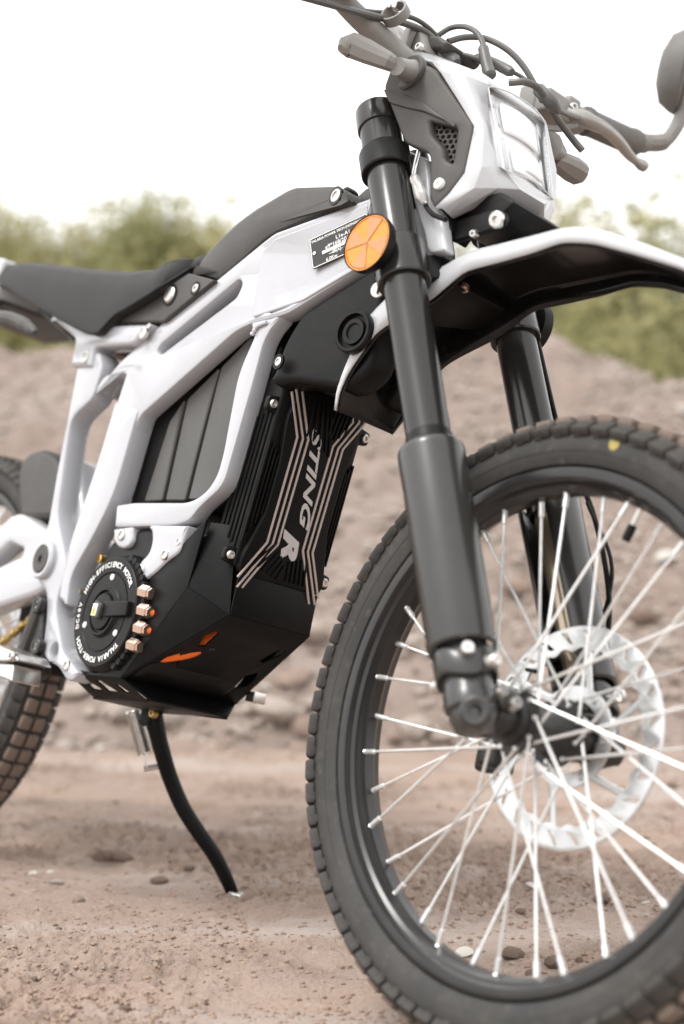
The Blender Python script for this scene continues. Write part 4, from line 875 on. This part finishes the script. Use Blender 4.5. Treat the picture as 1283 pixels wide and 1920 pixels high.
lens_patch('lower_reflector', np.linspace(-.50,.82,9), np.linspace(.07,.40,6), -.007, 'lens_chrome', hl_)
lens_patch('projector', np.linspace(-.10,.62,7), np.linspace(.12,.26,4), -.004, 'lens_chrome', hl_)
for s_ in (-1, 1):
    lens_patch('light_guide', np.linspace(s_*.80,s_*.70,3), np.linspace(.05,.44,5), -.006, 'lens_grey', hl_, .001)
    lens_patch('light_guide', np.linspace(s_*.97,s_*.78,3), np.linspace(.80,.95,4), -.006, 'lens_grey', hl_, .001)
    lens_patch('light_guide', np.linspace(s_*.80,s_*.74,3), np.linspace(.56,.80,4), -.006, 'lens_grey', hl_, .001)
lens_patch('lens_cover', np.linspace(-1.02,1.02,11), np.linspace(-.02,1.0,9), -.001, 'lens_clear', hl_, .0015)
bz_ = [lens_pt(u, t, .0004) for u, t in [(-1.03,.90),(-.98,.99),(-.5,1.01),(0,1.01),(.5,1.01),(.98,.99),(1.03,.90),(1.03,.5),(1.03,.06),(.97,-.02),(0,-.03),(-.97,-.02),(-1.03,.06),(-1.03,.5),(-1.03,.90)]]
b = MB(); b.tube(catmull(bz_, 5), .0008, 8); b.build('lens_bezel', 'lens_grey', hl_)
# bracket under the mask
plate('mask_bracket', rnd([(1.0334,0.8400),(1.0968,0.8458),(1.1176,0.8407),(1.1208,0.8281),(1.1103,0.8236),(1.0440,0.8165),(1.0336,0.8242)], .005), -.048, -.040, 'black_plastic', bike, bevel=.002, M=FORK, mirror=True)
plate('mask_bridge', rnd([(1.0057,0.8673),(1.0950,0.8708),(1.1225,0.8540),(1.1028,0.8399),(1.0305,0.8380)], .006), -.040, .040, 'black_plastic', bike, bevel=.004, M=FORK)
plate('cable_box', rnd([(1.0256,0.8530),(1.0353,0.8540),(1.0470,0.8296),(1.0381,0.8197)], .002), -.055, -.02, 'black_plastic', bike, bevel=.002, M=FORK)
for p, r_ in zip([(1.1096,-0.0490,0.8317),(1.0786,-0.0490,0.8205)], (.0095,.0045)): bolt(p, (.25,-1,-.35), r_, .004, 'bolt_steel', bike, FORK, recess=.4)
b = MB(); b.lathe([(.006,-.02),(.018,-.016),(.020,0),(.018,.012),(.008,.014),(.008,.018),(.0001,.018)], (1.0730,0.0200,0.8621), (.5,-.6,-.6), 24); b.build('horn', 'black_plastic', bike, FORK)
bolt((1.0970,0.0000,0.8540), (.4,-.8,-.4), .008, .004, 'bolt_steel', bike, FORK)
# grey side cowl between fork and mask with the clear plug
plate('fork_cowl', rnd([(0.9519,0.9355),(0.9963,0.9154),(1.0177,0.8574),(1.0380,0.8447),(1.0525,0.8103),(1.0598,0.7958),(1.0295,0.7974),(1.0173,0.8228),(0.9921,0.8570)], .008), -.066, -.050, 'white_plastic', bike, bevel=.004, M=FORK, mirror=True)
pl_ = [Vector(p) for p in [(0.9989,-0.0820,0.8869),(1.0112,-0.0820,0.8708),(1.0266,-0.0820,0.8494)]]
b = MB(); b.tube(catmull([pl_[0], pl_[1], pl_[2]], 5), [.004,.006,.0065,.006,.006,.0065,.007,.0075,.007,.005,.003], 10); b.build('clear_connector', 'tube_clear', bike, FORK)
for k in (-1, 1): cable([pl_[0]+Vector((0,.002*k,.03)), pl_[0]+Vector((.002*k,0,0)), pl_[1]+Vector((.002*k,0,0)), pl_[2]+Vector((.003*k,0,0))], .0013, 'connector_wire', 'bolt_steel')
cable([(0.9570,-0.0800,0.9639),(0.9756,-0.0800,0.9242),(0.9937,-0.0800,0.8919)], .0028, 'connector_cable')
cable([(1.0242,-0.0780,0.8496),(1.0396,-0.0780,0.8366),(1.0621,-0.0780,0.8270)], .0028, 'connector_cable')

# ---- handlebar and controls
bar = [(.885,-.385,1.159),(.900,-.30,1.140),(.912,-.25,1.126),(.890,-.16,1.098),(.903,-.095,1.072),(.922,-.05,1.050),(.926,0,1.045),(.922,.05,1.050),(.908,.10,1.068),(.905,.17,1.098),(.914,.25,1.126),(.900,.30,1.140),(.885,.385,1.159)]
b = MB(); P = catmull(bar, 6); b.tube(P, [.0125+.0032*max(0, 1-abs(p[1])/.16) for p in P], 16); b.build('handlebar', 'control_grey', bike, FORK)
for sy in (-1, 1):
    b = MB(); q0, q1 = Vector((.911, sy*.256, 1.1275)), Vector((.886, sy*.382, 1.1585)); n_ = 34
    b.tube([q0+(q1-q0)*i/n_ for i in range(n_+1)], [.0165+(.0012 if i % 2 else 0) if 1 < i < n_-2 else .0195 for i in range(n_+1)], 18); b.build('grip', 'grip_rubber', bike, FORK)
    # lever with a ball end and its perch
    b = MB(); L_ = [(.930,sy*.190,1.108),(.955,sy*.215,1.100),(.952,sy*.250,1.106),(.938,sy*.295,1.112),(.930,sy*.335,1.108),(.934,sy*.362,1.104)]
    PP = catmull(L_, 6); rr_ = [np.interp(i/(len(PP)-1), [0,.15,.4,.7,.88,.95,1], [.008,.011,.0085,.0075,.0055,.0085,.007]) for i in range(len(PP))]
    b.tube(PP, rr_, 12); b.build('lever', 'lever_alloy', bike, FORK)
    b = MB(); b.box((.922,sy*.178,1.106), (.020,.026,.016)); b.box((.905,sy*.165,1.112), (.016,.016,.020)); b.box((.930,sy*.200,1.118),(.014,.012,.010))
    me = b.mesh('lever_perch'); bevel_mesh(me, .005, 3); finish(me); link('lever_perch', me, 'control_grey', bike, FORK)
    b = MB(); b.lathe([(.0140,-.02),(.0185,-.018),(.0195,0),(.0185,.018),(.0140,.02)], (.910,sy*.228,1.120), (-.18,sy,.2), 24, closed_profile=True); b.build('switch_housing', 'control_grey', bike, FORK)
    bolt((.944,sy*.196,1.112), (1,-.2,.1), .006, .004, 'bolt_steel', bike, FORK)
# mirror on the far bar end
mcn = Vector((0.9175,0.4200,1.2771)); b = MB(); nn = Vector((-.62,-.5,.05)).normalized()
b.lathe([(.0001,-.034),(.024,-.032),(.047,-.023),(.057,-.007),(.060,.002),(.057,.006),(.0001,.006)], mcn, -nn, 40); b.build('mirror', 'grip_rubber', bike, FORK, smooth=50)
b = MB(); b.tube(catmull([(.886,.380,1.158), Vector((0.8964,0.4000,1.1643)), Vector((0.9112,0.4200,1.1752)), Vector((0.9210,0.4300,1.2156)), mcn+nn*-.01], 6), [.014]*6+[.012]*6+[.010]*6+[.009]*7, 10); b.build('mirror_arm', 'control_grey', bike, FORK)
# bar clamps, display and cables
plate('bar_clamp', rnd([(0.8759,1.1093),(0.9033,1.1115),(0.9243,1.0763),(0.8974,1.0737)], .004), -.045, -.018, 'control_grey', bike, bevel=.003, M=FORK, mirror=True)
plate('display', rnd([(0.8073,1.1439),(0.8348,1.1443),(0.8606,1.1218),(0.8760,1.1007),(0.8391,1.1126)], .004), -.040, .040, 'control_grey', bike, bevel=.004, M=FORK)
plate('display_arm', rnd([(0.8817,1.0841),(0.8928,1.1108),(0.9057,1.1047),(0.8992,1.0756)], .003), -.055, -.046, 'control_grey', bike, bevel=.002, M=FORK)
plate('stem_clamp', rnd([(0.8708,1.1192),(0.9265,1.1025),(0.9453,1.0895),(0.9381,1.0829),(0.8769,1.0976)], .004), -.030, .030, 'grey_plastic', bike, bevel=.004, M=FORK)
bolt((0.9288,-0.0580,1.0736), r=.005, h=.002, parent=bike, M=FORK)
for pts, r_ in (([(0.9329,-0.2400,1.0423),(0.9314,-0.1800,1.0598),(0.9126,-0.1200,1.0852),(0.9101,-0.0700,1.1019),(0.9033,-0.0300,1.1115),(0.9148,-0.0100,1.0976),(0.9246,0.0000,1.0861)], .0050),
                ([(0.9172,-0.2000,1.0598),(0.9036,-0.1300,1.0892),(0.8990,-0.0800,1.1122),(0.9028,-0.0500,1.1196),(0.9025,-0.0200,1.1182),(0.9091,0.0000,1.1026),(0.9276,0.0100,1.0791)], .0036),
                ([(0.9014,-0.0100,1.1193),(0.9102,0.0000,1.1320),(0.9352,0.0000,1.1269),(0.9596,0.0000,1.1122),(0.9769,0.0000,1.0899),(0.9886,0.0000,1.0652),(0.9969,0.0000,1.0463)], .0040),
                ([(0.9097,0.0000,1.1137),(0.9157,0.0200,1.1280),(0.9298,0.0400,1.1330),(0.9605,0.0500,1.1162),(0.9831,0.0600,1.0946),(0.9990,0.0700,1.0708),(0.9982,0.0900,1.0583)], .0046),
                ([(0.9240,0.0000,1.0947),(0.9438,0.0000,1.0884),(0.9673,0.0100,1.0808),(0.9849,0.0300,1.0753),(0.9930,0.0500,1.0735),(1.0082,0.0600,1.0625)], .0030),
                ([(1.0100,0.0200,1.0462),(1.0257,0.0300,1.0481),(1.0287,0.0500,1.0490),(1.0252,0.0700,1.0430),(1.0176,0.1000,1.0367),(1.0208,0.1300,1.0222),(1.0291,0.1400,1.0113)], .0050),
                ([(1.0203,0.0800,1.0446),(0.9887,0.1400,1.0684),(0.9634,0.1900,1.0898)], .0045), ([(0.9985,0.1000,1.0282),(0.9749,0.1500,1.0545),(0.9613,0.1900,1.0800)], .0045)):
    cable(pts, r_*.85, 'cable', 'cable_black')
for pts, r_ in (([(0.9733,0.0000,1.0936),(0.9895,0.0000,1.0616),(0.9986,0.0000,1.0466)], (.0062,.0078)), ([(0.8844,-0.0100,1.1236),(0.9148,-0.0100,1.0976),(0.9458,-0.0100,1.0706)], (.0080,.0088)), ([(1.0057,0.0700,1.0644),(1.0293,0.0700,1.0434),(1.0148,0.1000,1.0483)], (.0078,.0086)), ([(0.9408,0.0200,1.0949),(0.9757,0.0200,1.0795),(1.0110,0.0200,1.0589)], (.0058,.0066))):
    b = MB(); P = catmull(pts, 6); b.tube(P, [np.interp(i/(len(P)-1), [0,.08,.9,1], [r_[0]*.5, r_[0], r_[1], r_[1]*.7])*(1.06 if i % 2 else 1) for i in range(len(P))], 12); b.build('cable_boot', 'cable_black', bike, FORK)
# cable tie on the bar and the master cylinder cap behind it
b = MB(); b.lathe([(.014,-.006),(.017,-.006),(.017,.006),(.014,.006)], (0.9206,-0.0950,1.0987), (.2,-1,.4), 20, closed_profile=True); b.build('cable_clip', 'control_grey', bike, FORK)
b = MB(); b.lathe([(.006,-.004),(.007,0),(.006,.005),(.0001,.006)], (0.9135,-0.0950,1.1102), (0,0,1), 14); b.build('clip_screw', 'bolt_steel', bike, FORK)

# ---- indicators at the mask
def indicator(stalk, body, w0, w1, r0=.012):
    b = MB(); b.tube(catmull(stalk, 5), [np.interp(i/10, [0,.3,1], [r0*1.35, r0*1.1, r0*.85]) for i in range(11)], 14); o = b.build('indicator_stalk', 'control_grey', bike, FORK)
    B0 = [Vector(p) for p in body]; rings = []
    for i, p in enumerate(B0):
        t = (B0[min(i+1, len(B0)-1)]-B0[max(i-1, 0)]).normalized(); s_ = t.cross(Vector((0,0,1))).normalized(); u_ = s_.cross(t)
        k = w0[i]; h = w1[i]
        rings.append([p+s_*a*k+u_*c*h for a, c in ((-1,-.3),(-1,.3),(-.6,.85),(0,1),(.6,.85),(1,.3),(1,-.3),(.5,-1),(-.5,-1))])
    b = MB(); b.rings(rings); b.build('indicator', 'control_grey', bike, FORK, smooth=30)
indicator([(0.9708,-0.0900,1.0134),(0.9790,-0.1080,1.0067),(0.9860,-0.1280,1.0004)], [(0.9799,-0.1200,1.0045),(0.9779,-0.1350,1.0054),(0.9575,-0.1500,1.0146),(0.9411,-0.1600,1.0215),(0.9372,-0.1680,1.0159),(0.9377,-0.1720,1.0111)], [.007,.009,.011,.012,.010,.005], [.007,.010,.013,.014,.011,.005])
b = MB(); b.lathe([(.012,-.008),(.0215,-.006),(.0225,-.002),(.0225,.002),(.020,.004),(.013,.004)], (0.9680,-0.0940,1.0128), (0,-1,.1), 28); b.build('stalk_collar', 'grey_plastic', bike, FORK)
indicator([(1.0335,0.0800,0.9903),(1.0232,0.1000,0.9959),(1.0134,0.1180,1.0003)], [(1.0158,0.1100,0.9908),(1.0077,0.1300,0.9956),(1.0076,0.1500,0.9962),(1.0087,0.1650,0.9955),(1.0096,0.1720,0.9956)], [.008,.014,.016,.015,.006], [.008,.012,.014,.013,.006])

# ---- side stand with its return spring
foot = Vector([(0.5736,0.1959,0.0510)]) if False else Vector([(0.5736,0.1959,0.0510)][0])
tp = Vector((0.5278,0.0450,0.2553))
def stand_pt(u): return tp+(foot-tp)*u
SP = [Vector(p) for p in ([(0.5151,0.0450,0.2670),(0.5234,0.0520,0.2461),(0.5276,0.0660,0.2181),(0.5312,0.0850,0.1859),(0.5420,0.1080,0.1501),(0.5563,0.1320,0.1213),(0.5675,0.1550,0.0977),(0.5717,0.1760,0.0740),(0.5723,0.1960,0.0507)])]
b = MB(); P = catmull([tuple(p) for p in SP], 6); b.tube(P, [np.interp(i/(len(P)-1), [0,.06,.14,.2,.8,1], [.013,.0135,.0120,.0112,.0098,.0085]) for i in range(len(P))], 16); st = b.build('side_stand', 'black_sheet', bike)
b = MB(); fp = SP[-1]; b.box((0,0,0), (.018,.014,.0025), Matrix.Translation(fp+Vector((.012,.004,-.003)))@Matrix.Rotation(-.2545,4,'X')); me = b.mesh('stand_foot'); bevel_mesh(me, .0015, 2); finish(me); link('stand_foot', me, 'bolt_steel', st)
b = MB(); b.box((0,0,0), (.013,.010,.018), Matrix.Translation(Vector((0.5174,0.0450,0.2615)))); me = b.mesh('stand_bracket'); bevel_mesh(me, .004, 2); finish(me); link('stand_bracket', me, 'black_sheet', bike)
bolt((0.5426,0.0320,0.2616), r=.006, h=.004, m='chain_gold', parent=bike)
for off in (0,):
    s0, s1 = Vector((0.4795,0.0400,0.2613))+Vector((off,off*.5,0)), Vector((0.4994,0.0600,0.2089))+Vector((off*.3,off*.3,0)); d = (s1-s0); a_ = d.orthogonal().normalized(); c_ = d.normalized().cross(a_)
    N = 17*10; pts = [s0+d*i/N+(a_*math.cos(i*2*math.pi/10)+c_*math.sin(i*2*math.pi/10))*.0095 for i in range(N+1)]
    b = MB(); b.tube(pts, .0016, 6); b.build('stand_spring', 'bolt_steel', bike)
cable([(0.4954,0.0580,0.2131),(0.4999,0.0620,0.1999),(0.5030,0.0660,0.1901)], .0014, 'spring_hook', 'bolt_steel', None)
b = MB(); b.tube([Vector((0.4990,0.0640,0.1879)), Vector((0.5088,0.0800,0.1952))], .0042, 10); b.build('spring_pin', 'bolt_steel', bike)

# ---- chain, foot peg, brake pedal bracket, inner rear mudguard
ch0, ch1 = Vector((0.3004,-0.0450,0.3603)), Vector((0.1826,-0.0450,0.2968)); d = ch1-ch0; n_ = int(d.length/.0125)
for i in range(n_+6):
    p = ch0+d.normalized()*(.0125*i); an = math.atan2(d.z, d.x)
    me = curve_mesh([rnd([(-.0085,-.0042),(.0,-.0034),(.0085,-.0042),(.0085,.0042),(0,.0034),(-.0085,.0042)], .003)], .0075 if i % 2 else .0115, .0008, 1)
    c_, s_ = math.cos(an), math.sin(an)
    map_verts(me, lambda a: np.stack([p.x+c_*a[:,0]-s_*a[:,1], p.y+a[:,2], p.z+s_*a[:,0]+c_*a[:,1]], 1)); recalc(me); finish(me); link('chain_link', me, 'chain_gold', bike)
plate('chain_guide', rnd([(0.2275,0.3952),(0.3179,0.4023),(0.3634,0.3322),(0.3454,0.2860),(0.2924,0.2972),(0.2305,0.3557)], .01), -.030, .02, 'black_plastic', bike, bevel=.004)
ped = MB(); PZ_ = [Vector(p) for p in [(0.4120,-0.0980,0.3747),(0.4068,-0.0980,0.3481),(0.3989,-0.0980,0.3207),(0.3950,-0.0980,0.3036)]]
ped.tube(catmull([tuple(p) for p in PZ_], 5), .0085, 10); ped.build('pedal_arm', 'grey_plastic', bike)
plate('peg_bracket', rnd([(0.3936,0.3893),(0.4104,0.3855),(0.4256,0.3628),(0.4413,0.3203),(0.4639,0.2848),(0.4481,0.2751),(0.4211,0.2758),(0.4027,0.2888),(0.4102,0.3169),(0.4101,0.3548)], .006), -.098, -.084, 'bolt_black', bike, bevel=.003)
for p in [(0.4179,-0.0990,0.3725),(0.4411,-0.0990,0.3173)]:
    b = MB(); b.lathe([(.0055,-.002),(.0115,-.002),(.0115,.006),(.0100,.0075),(.0055,.0075)], p, ax, 24, closed_profile=True); b.build('bracket_boss', 'bolt_black', bike)
    bolt(p, r=.0065, h=.006, parent=bike, recess=.5)
b = MB(); b.lathe([(.005,-.012),(.014,-.012),(.016,-.008),(.016,.008),(.014,.012),(.005,.012)], (0.4323,-0.0960,0.2872), ax, 24, closed_profile=True); b.build('peg_hinge', 'bolt_black', bike)
pg = [Vector(p) for p in [(0.3761,-0.1300,0.3031),(0.4128,-0.1300,0.3098),(0.4723,-0.1300,0.3038),(0.4853,-0.1300,0.2949),(0.4788,-0.1300,0.2666),(0.4116,-0.1300,0.2697)]]
plate('foot_peg', rnd([(0.3661,0.2981),(0.4032,0.3106),(0.4730,0.3024),(0.4894,0.2924),(0.4477,0.2880),(0.3718,0.2868)], .003), -.150, -.100, 'bolt_steel', bike, bevel=.002)
plate('foot_peg_base', rnd([(0.3740,0.2826),(0.4718,0.2870),(0.4766,0.2650),(0.4175,0.2701),(0.3797,0.2715)], .003), -.146, -.104, 'bolt_steel', bike, bevel=.002)
bolt((0.4741,-0.1510,0.2968), r=.0065, h=.004, parent=bike)
rear_g = [(0.1514,0.5658),(0.1469,0.5994),(0.1708,0.6137),(0.2068,0.6156),(0.2441,0.6060),(0.2786,0.5871),(0.3075,0.5584),(0.3236,0.5032),(0.1908,0.5033)]
plate('inner_mudguard', rnd(rear_g, .012), -.045, .045, 'grey_plastic', bike, bevel=.012, seg=3)
plate('shock_absorber', rnd([(0.2157,0.5975),(0.2848,0.6035),(0.3576,0.4916),(0.2768,0.4831)], .01), -.025, .025, 'white_paint', bike, bevel=.01)

# ------------------------------------------------------------------ shrubs and young trees beyond the mound
mat('leaf_green', (.27,.28,.12), .65, noise=(3,(.34,.34,.16),.4,.75))  # leaf colours lightened to stand in for haze over the far plants
mat('leaf_olive', (.36,.335,.16), .65, noise=(3,(.43,.40,.21),.4,.75))
mat('leaf_dark', (.17,.19,.08), .65, noise=(3,(.23,.24,.11),.4,.75))
mat('bark', (.13,.105,.08), .9, noise=(20,(.20,.17,.14),.45,.75), bump=(40,.5,.01))
for k in ('leaf_green','leaf_olive','leaf_dark'):
    nt = MAT[k].node_tree; b_ = nt.nodes['Principled BSDF']; tr = nt.nodes.new('ShaderNodeBsdfTranslucent'); ms = nt.nodes.new('ShaderNodeMixShader'); ms.inputs[0].default_value = .45
    src_ = b_.inputs['Base Color'].links[0].from_socket; nt.links.new(src_, tr.inputs['Color']); out = nt.nodes['Material Output']
    nt.links.new(b_.outputs[0], ms.inputs[1]); nt.links.new(tr.outputs[0], ms.inputs[2]); nt.links.new(ms.outputs[0], out.inputs['Surface'])
def plant_meshes(seed, height, spread, n_leaf, leaf, m, clumps=16, low=.05):
    r = np.random.default_rng(seed); br = MB()
    tips = []
    for i in range(clumps):
        t = r.random(); a = r.uniform(0, 6.28); rad = spread*(.25+.75*r.random())*(1-.75*max(0, t-.25)); z = height*(low+(1-low)*t)
        tips.append((math.cos(a)*rad, math.sin(a)*rad, z))
    br.tube(catmull([(0,0,-.15),(.02*height,0,height*.35),(-.015*height,.02*height,height*.7),(0,0,height*.97)], 4), [max(.006, .035*height*.4*(1-i/13)) for i in range(13)], 7)
    for tpx in tips:
        z0 = max(.05, tpx[2]-.35*height*r.uniform(.3, .8)); br.tube(catmull([(0,0,z0), (tpx[0]*.45, tpx[1]*.45, (z0+tpx[2])/2+.03), tpx], 3), [.012,.011,.010,.008,.006,.005,.004], 5)
    n = n_leaf; c = np.array(tips)[r.integers(0, clumps, n)]
    cs = spread*.30*(.5+r.random(clumps))[r.integers(0, clumps, n)]
    P = c+np.clip(r.normal(0, 1, (n, 3)), -1.7, 1.7)*cs[:, None]*np.array([.75,.75,.9]); P[:, 2] = np.abs(P[:, 2])
    d = r.normal(0, 1, (n, 3)); d[:, 2] = d[:, 2]*.6+.2; d /= np.linalg.norm(d, axis=1)[:, None]
    s = np.cross(d, r.normal(0, 1, (n, 3))); s /= np.linalg.norm(s, axis=1)[:, None]; ll = leaf*r.uniform(.6, 1.4, n)[:, None]
    V = np.stack([P, P+d*ll*.5+s*ll*.28, P+d*ll, P+d*ll*.5-s*ll*.28], 1).reshape(-1, 3); F = np.arange(n*4).reshape(-1, 4)
    me = bpy.data.meshes.new('crown'); me.vertices.add(len(V)); me.vertices.foreach_set('co', V.astype(np.float32).ravel())
    me.loops.add(F.size); me.loops.foreach_set('vertex_index', F.astype(np.int32).ravel()); me.polygons.add(n); me.polygons.foreach_set('loop_start', np.arange(0, F.size, 4, dtype=np.int32)); me.update(calc_edges=True)
    me.materials.append(MAT[m]); bm = br.mesh('trunk', 40); bm.materials.append(MAT['bark']); return bm, me
KIND = {'shrub': [plant_meshes(1, 1.7, .75, 5200, .062, 'leaf_olive', 24), plant_meshes(2, 1.9, .8, 5200, .062, 'leaf_green', 24)],
        'sapling': [plant_meshes(3, 2.6, .7, 5200, .062, 'leaf_olive', 26, .1), plant_meshes(4, 2.9, .65, 5200, .06, 'leaf_green', 26, .12)],
        'dark_shrub': [plant_meshes(5, 1.5, .8, 4800, .065, 'leaf_dark', 22)], 'tree': [plant_meshes(6, 5.5, 1.5, 4200, .13, 'leaf_green', 30, .3)]}
def plant(name, cat, kind, v, x, y, z, s, label, group):
    e = bpy.data.objects.new(name, None); col.objects.link(e); e.location = (x, y, z); e.scale = (s, s, s*random.uniform(.92, 1.08)); e.rotation_euler = (0, 0, random.uniform(0, 6.28))
    t, c = KIND[kind][v]
    for nm, me in (('trunk', t), ('crown', c)): o = bpy.data.objects.new(nm, me); col.objects.link(o); o.parent = e
    e['label'] = label; e['category'] = cat; e['group'] = group
    return e
ORD = ['leftmost','second','third','fourth','fifth','sixth','seventh','eighth','ninth','tenth','eleventh','twelfth','thirteenth','fourteenth','fifteenth','sixteenth']
def nth(i): return ORD[i] if i == 0 else ORD[i]+' from the left'
for i in range(16):
    x = -2.6+i*.20+random.uniform(-.03,.03); y = 9.4+random.uniform(-.5,.7)
    plant('sapling', 'tree', 'sapling', i % 2, x, y, .0, float(np.interp(x, [-2.6,-1.2,.6], [.86,.86,.86]))*(.86 if i % 2 else 1)*random.uniform(.94,1.06), 'slim pale green sapling, '+nth(i)+' in the row behind the mound', 'saplings behind the mound')
for i in range(10):
    x = -2.2+i*.29+random.uniform(-.08,.08); y = 8.1+random.uniform(-.3,.4)
    plant('shrub', 'shrub', 'shrub', i % 2, x, y, .0, random.uniform(.85,1.0), 'olive green shrub, '+nth(i)+' of the low row behind the seat and tank', 'shrubs behind the mound')
for i in range(9):
    x = .55+i*.24+random.uniform(-.06,.06); y = 8.4+random.uniform(-.3,.3)
    plant('shrub', 'shrub', 'shrub' if i % 3 else 'dark_shrub', (i % 2) if i % 3 else 0, x, y, -.1, random.uniform(1.12,1.28), 'green shrub, '+nth(i)+' on the bank to the right of the fork', 'shrubs on the right bank')
for i in range(7):
    x = .9+i*.24+random.uniform(-.06,.06); y = 7.2+random.uniform(-.2,.2)
    plant('low_shrub', 'shrub', 'shrub' if i % 2 else 'dark_shrub', 0, x, y, -.15, random.uniform(.74,.86), 'low shrub, '+nth(i)+' of the row along the foot of the right bank', 'low shrubs on the right bank')
for i in range(2):
    plant('tree', 'tree', 'tree', 0, (3.0, 4.1)[i], 22+i, 0, (.66,.72)[i], ('pale distant tree, nearer to the headlight of the two', 'pale distant tree, farther right of the two above the mudguard')[i], 'distant trees')
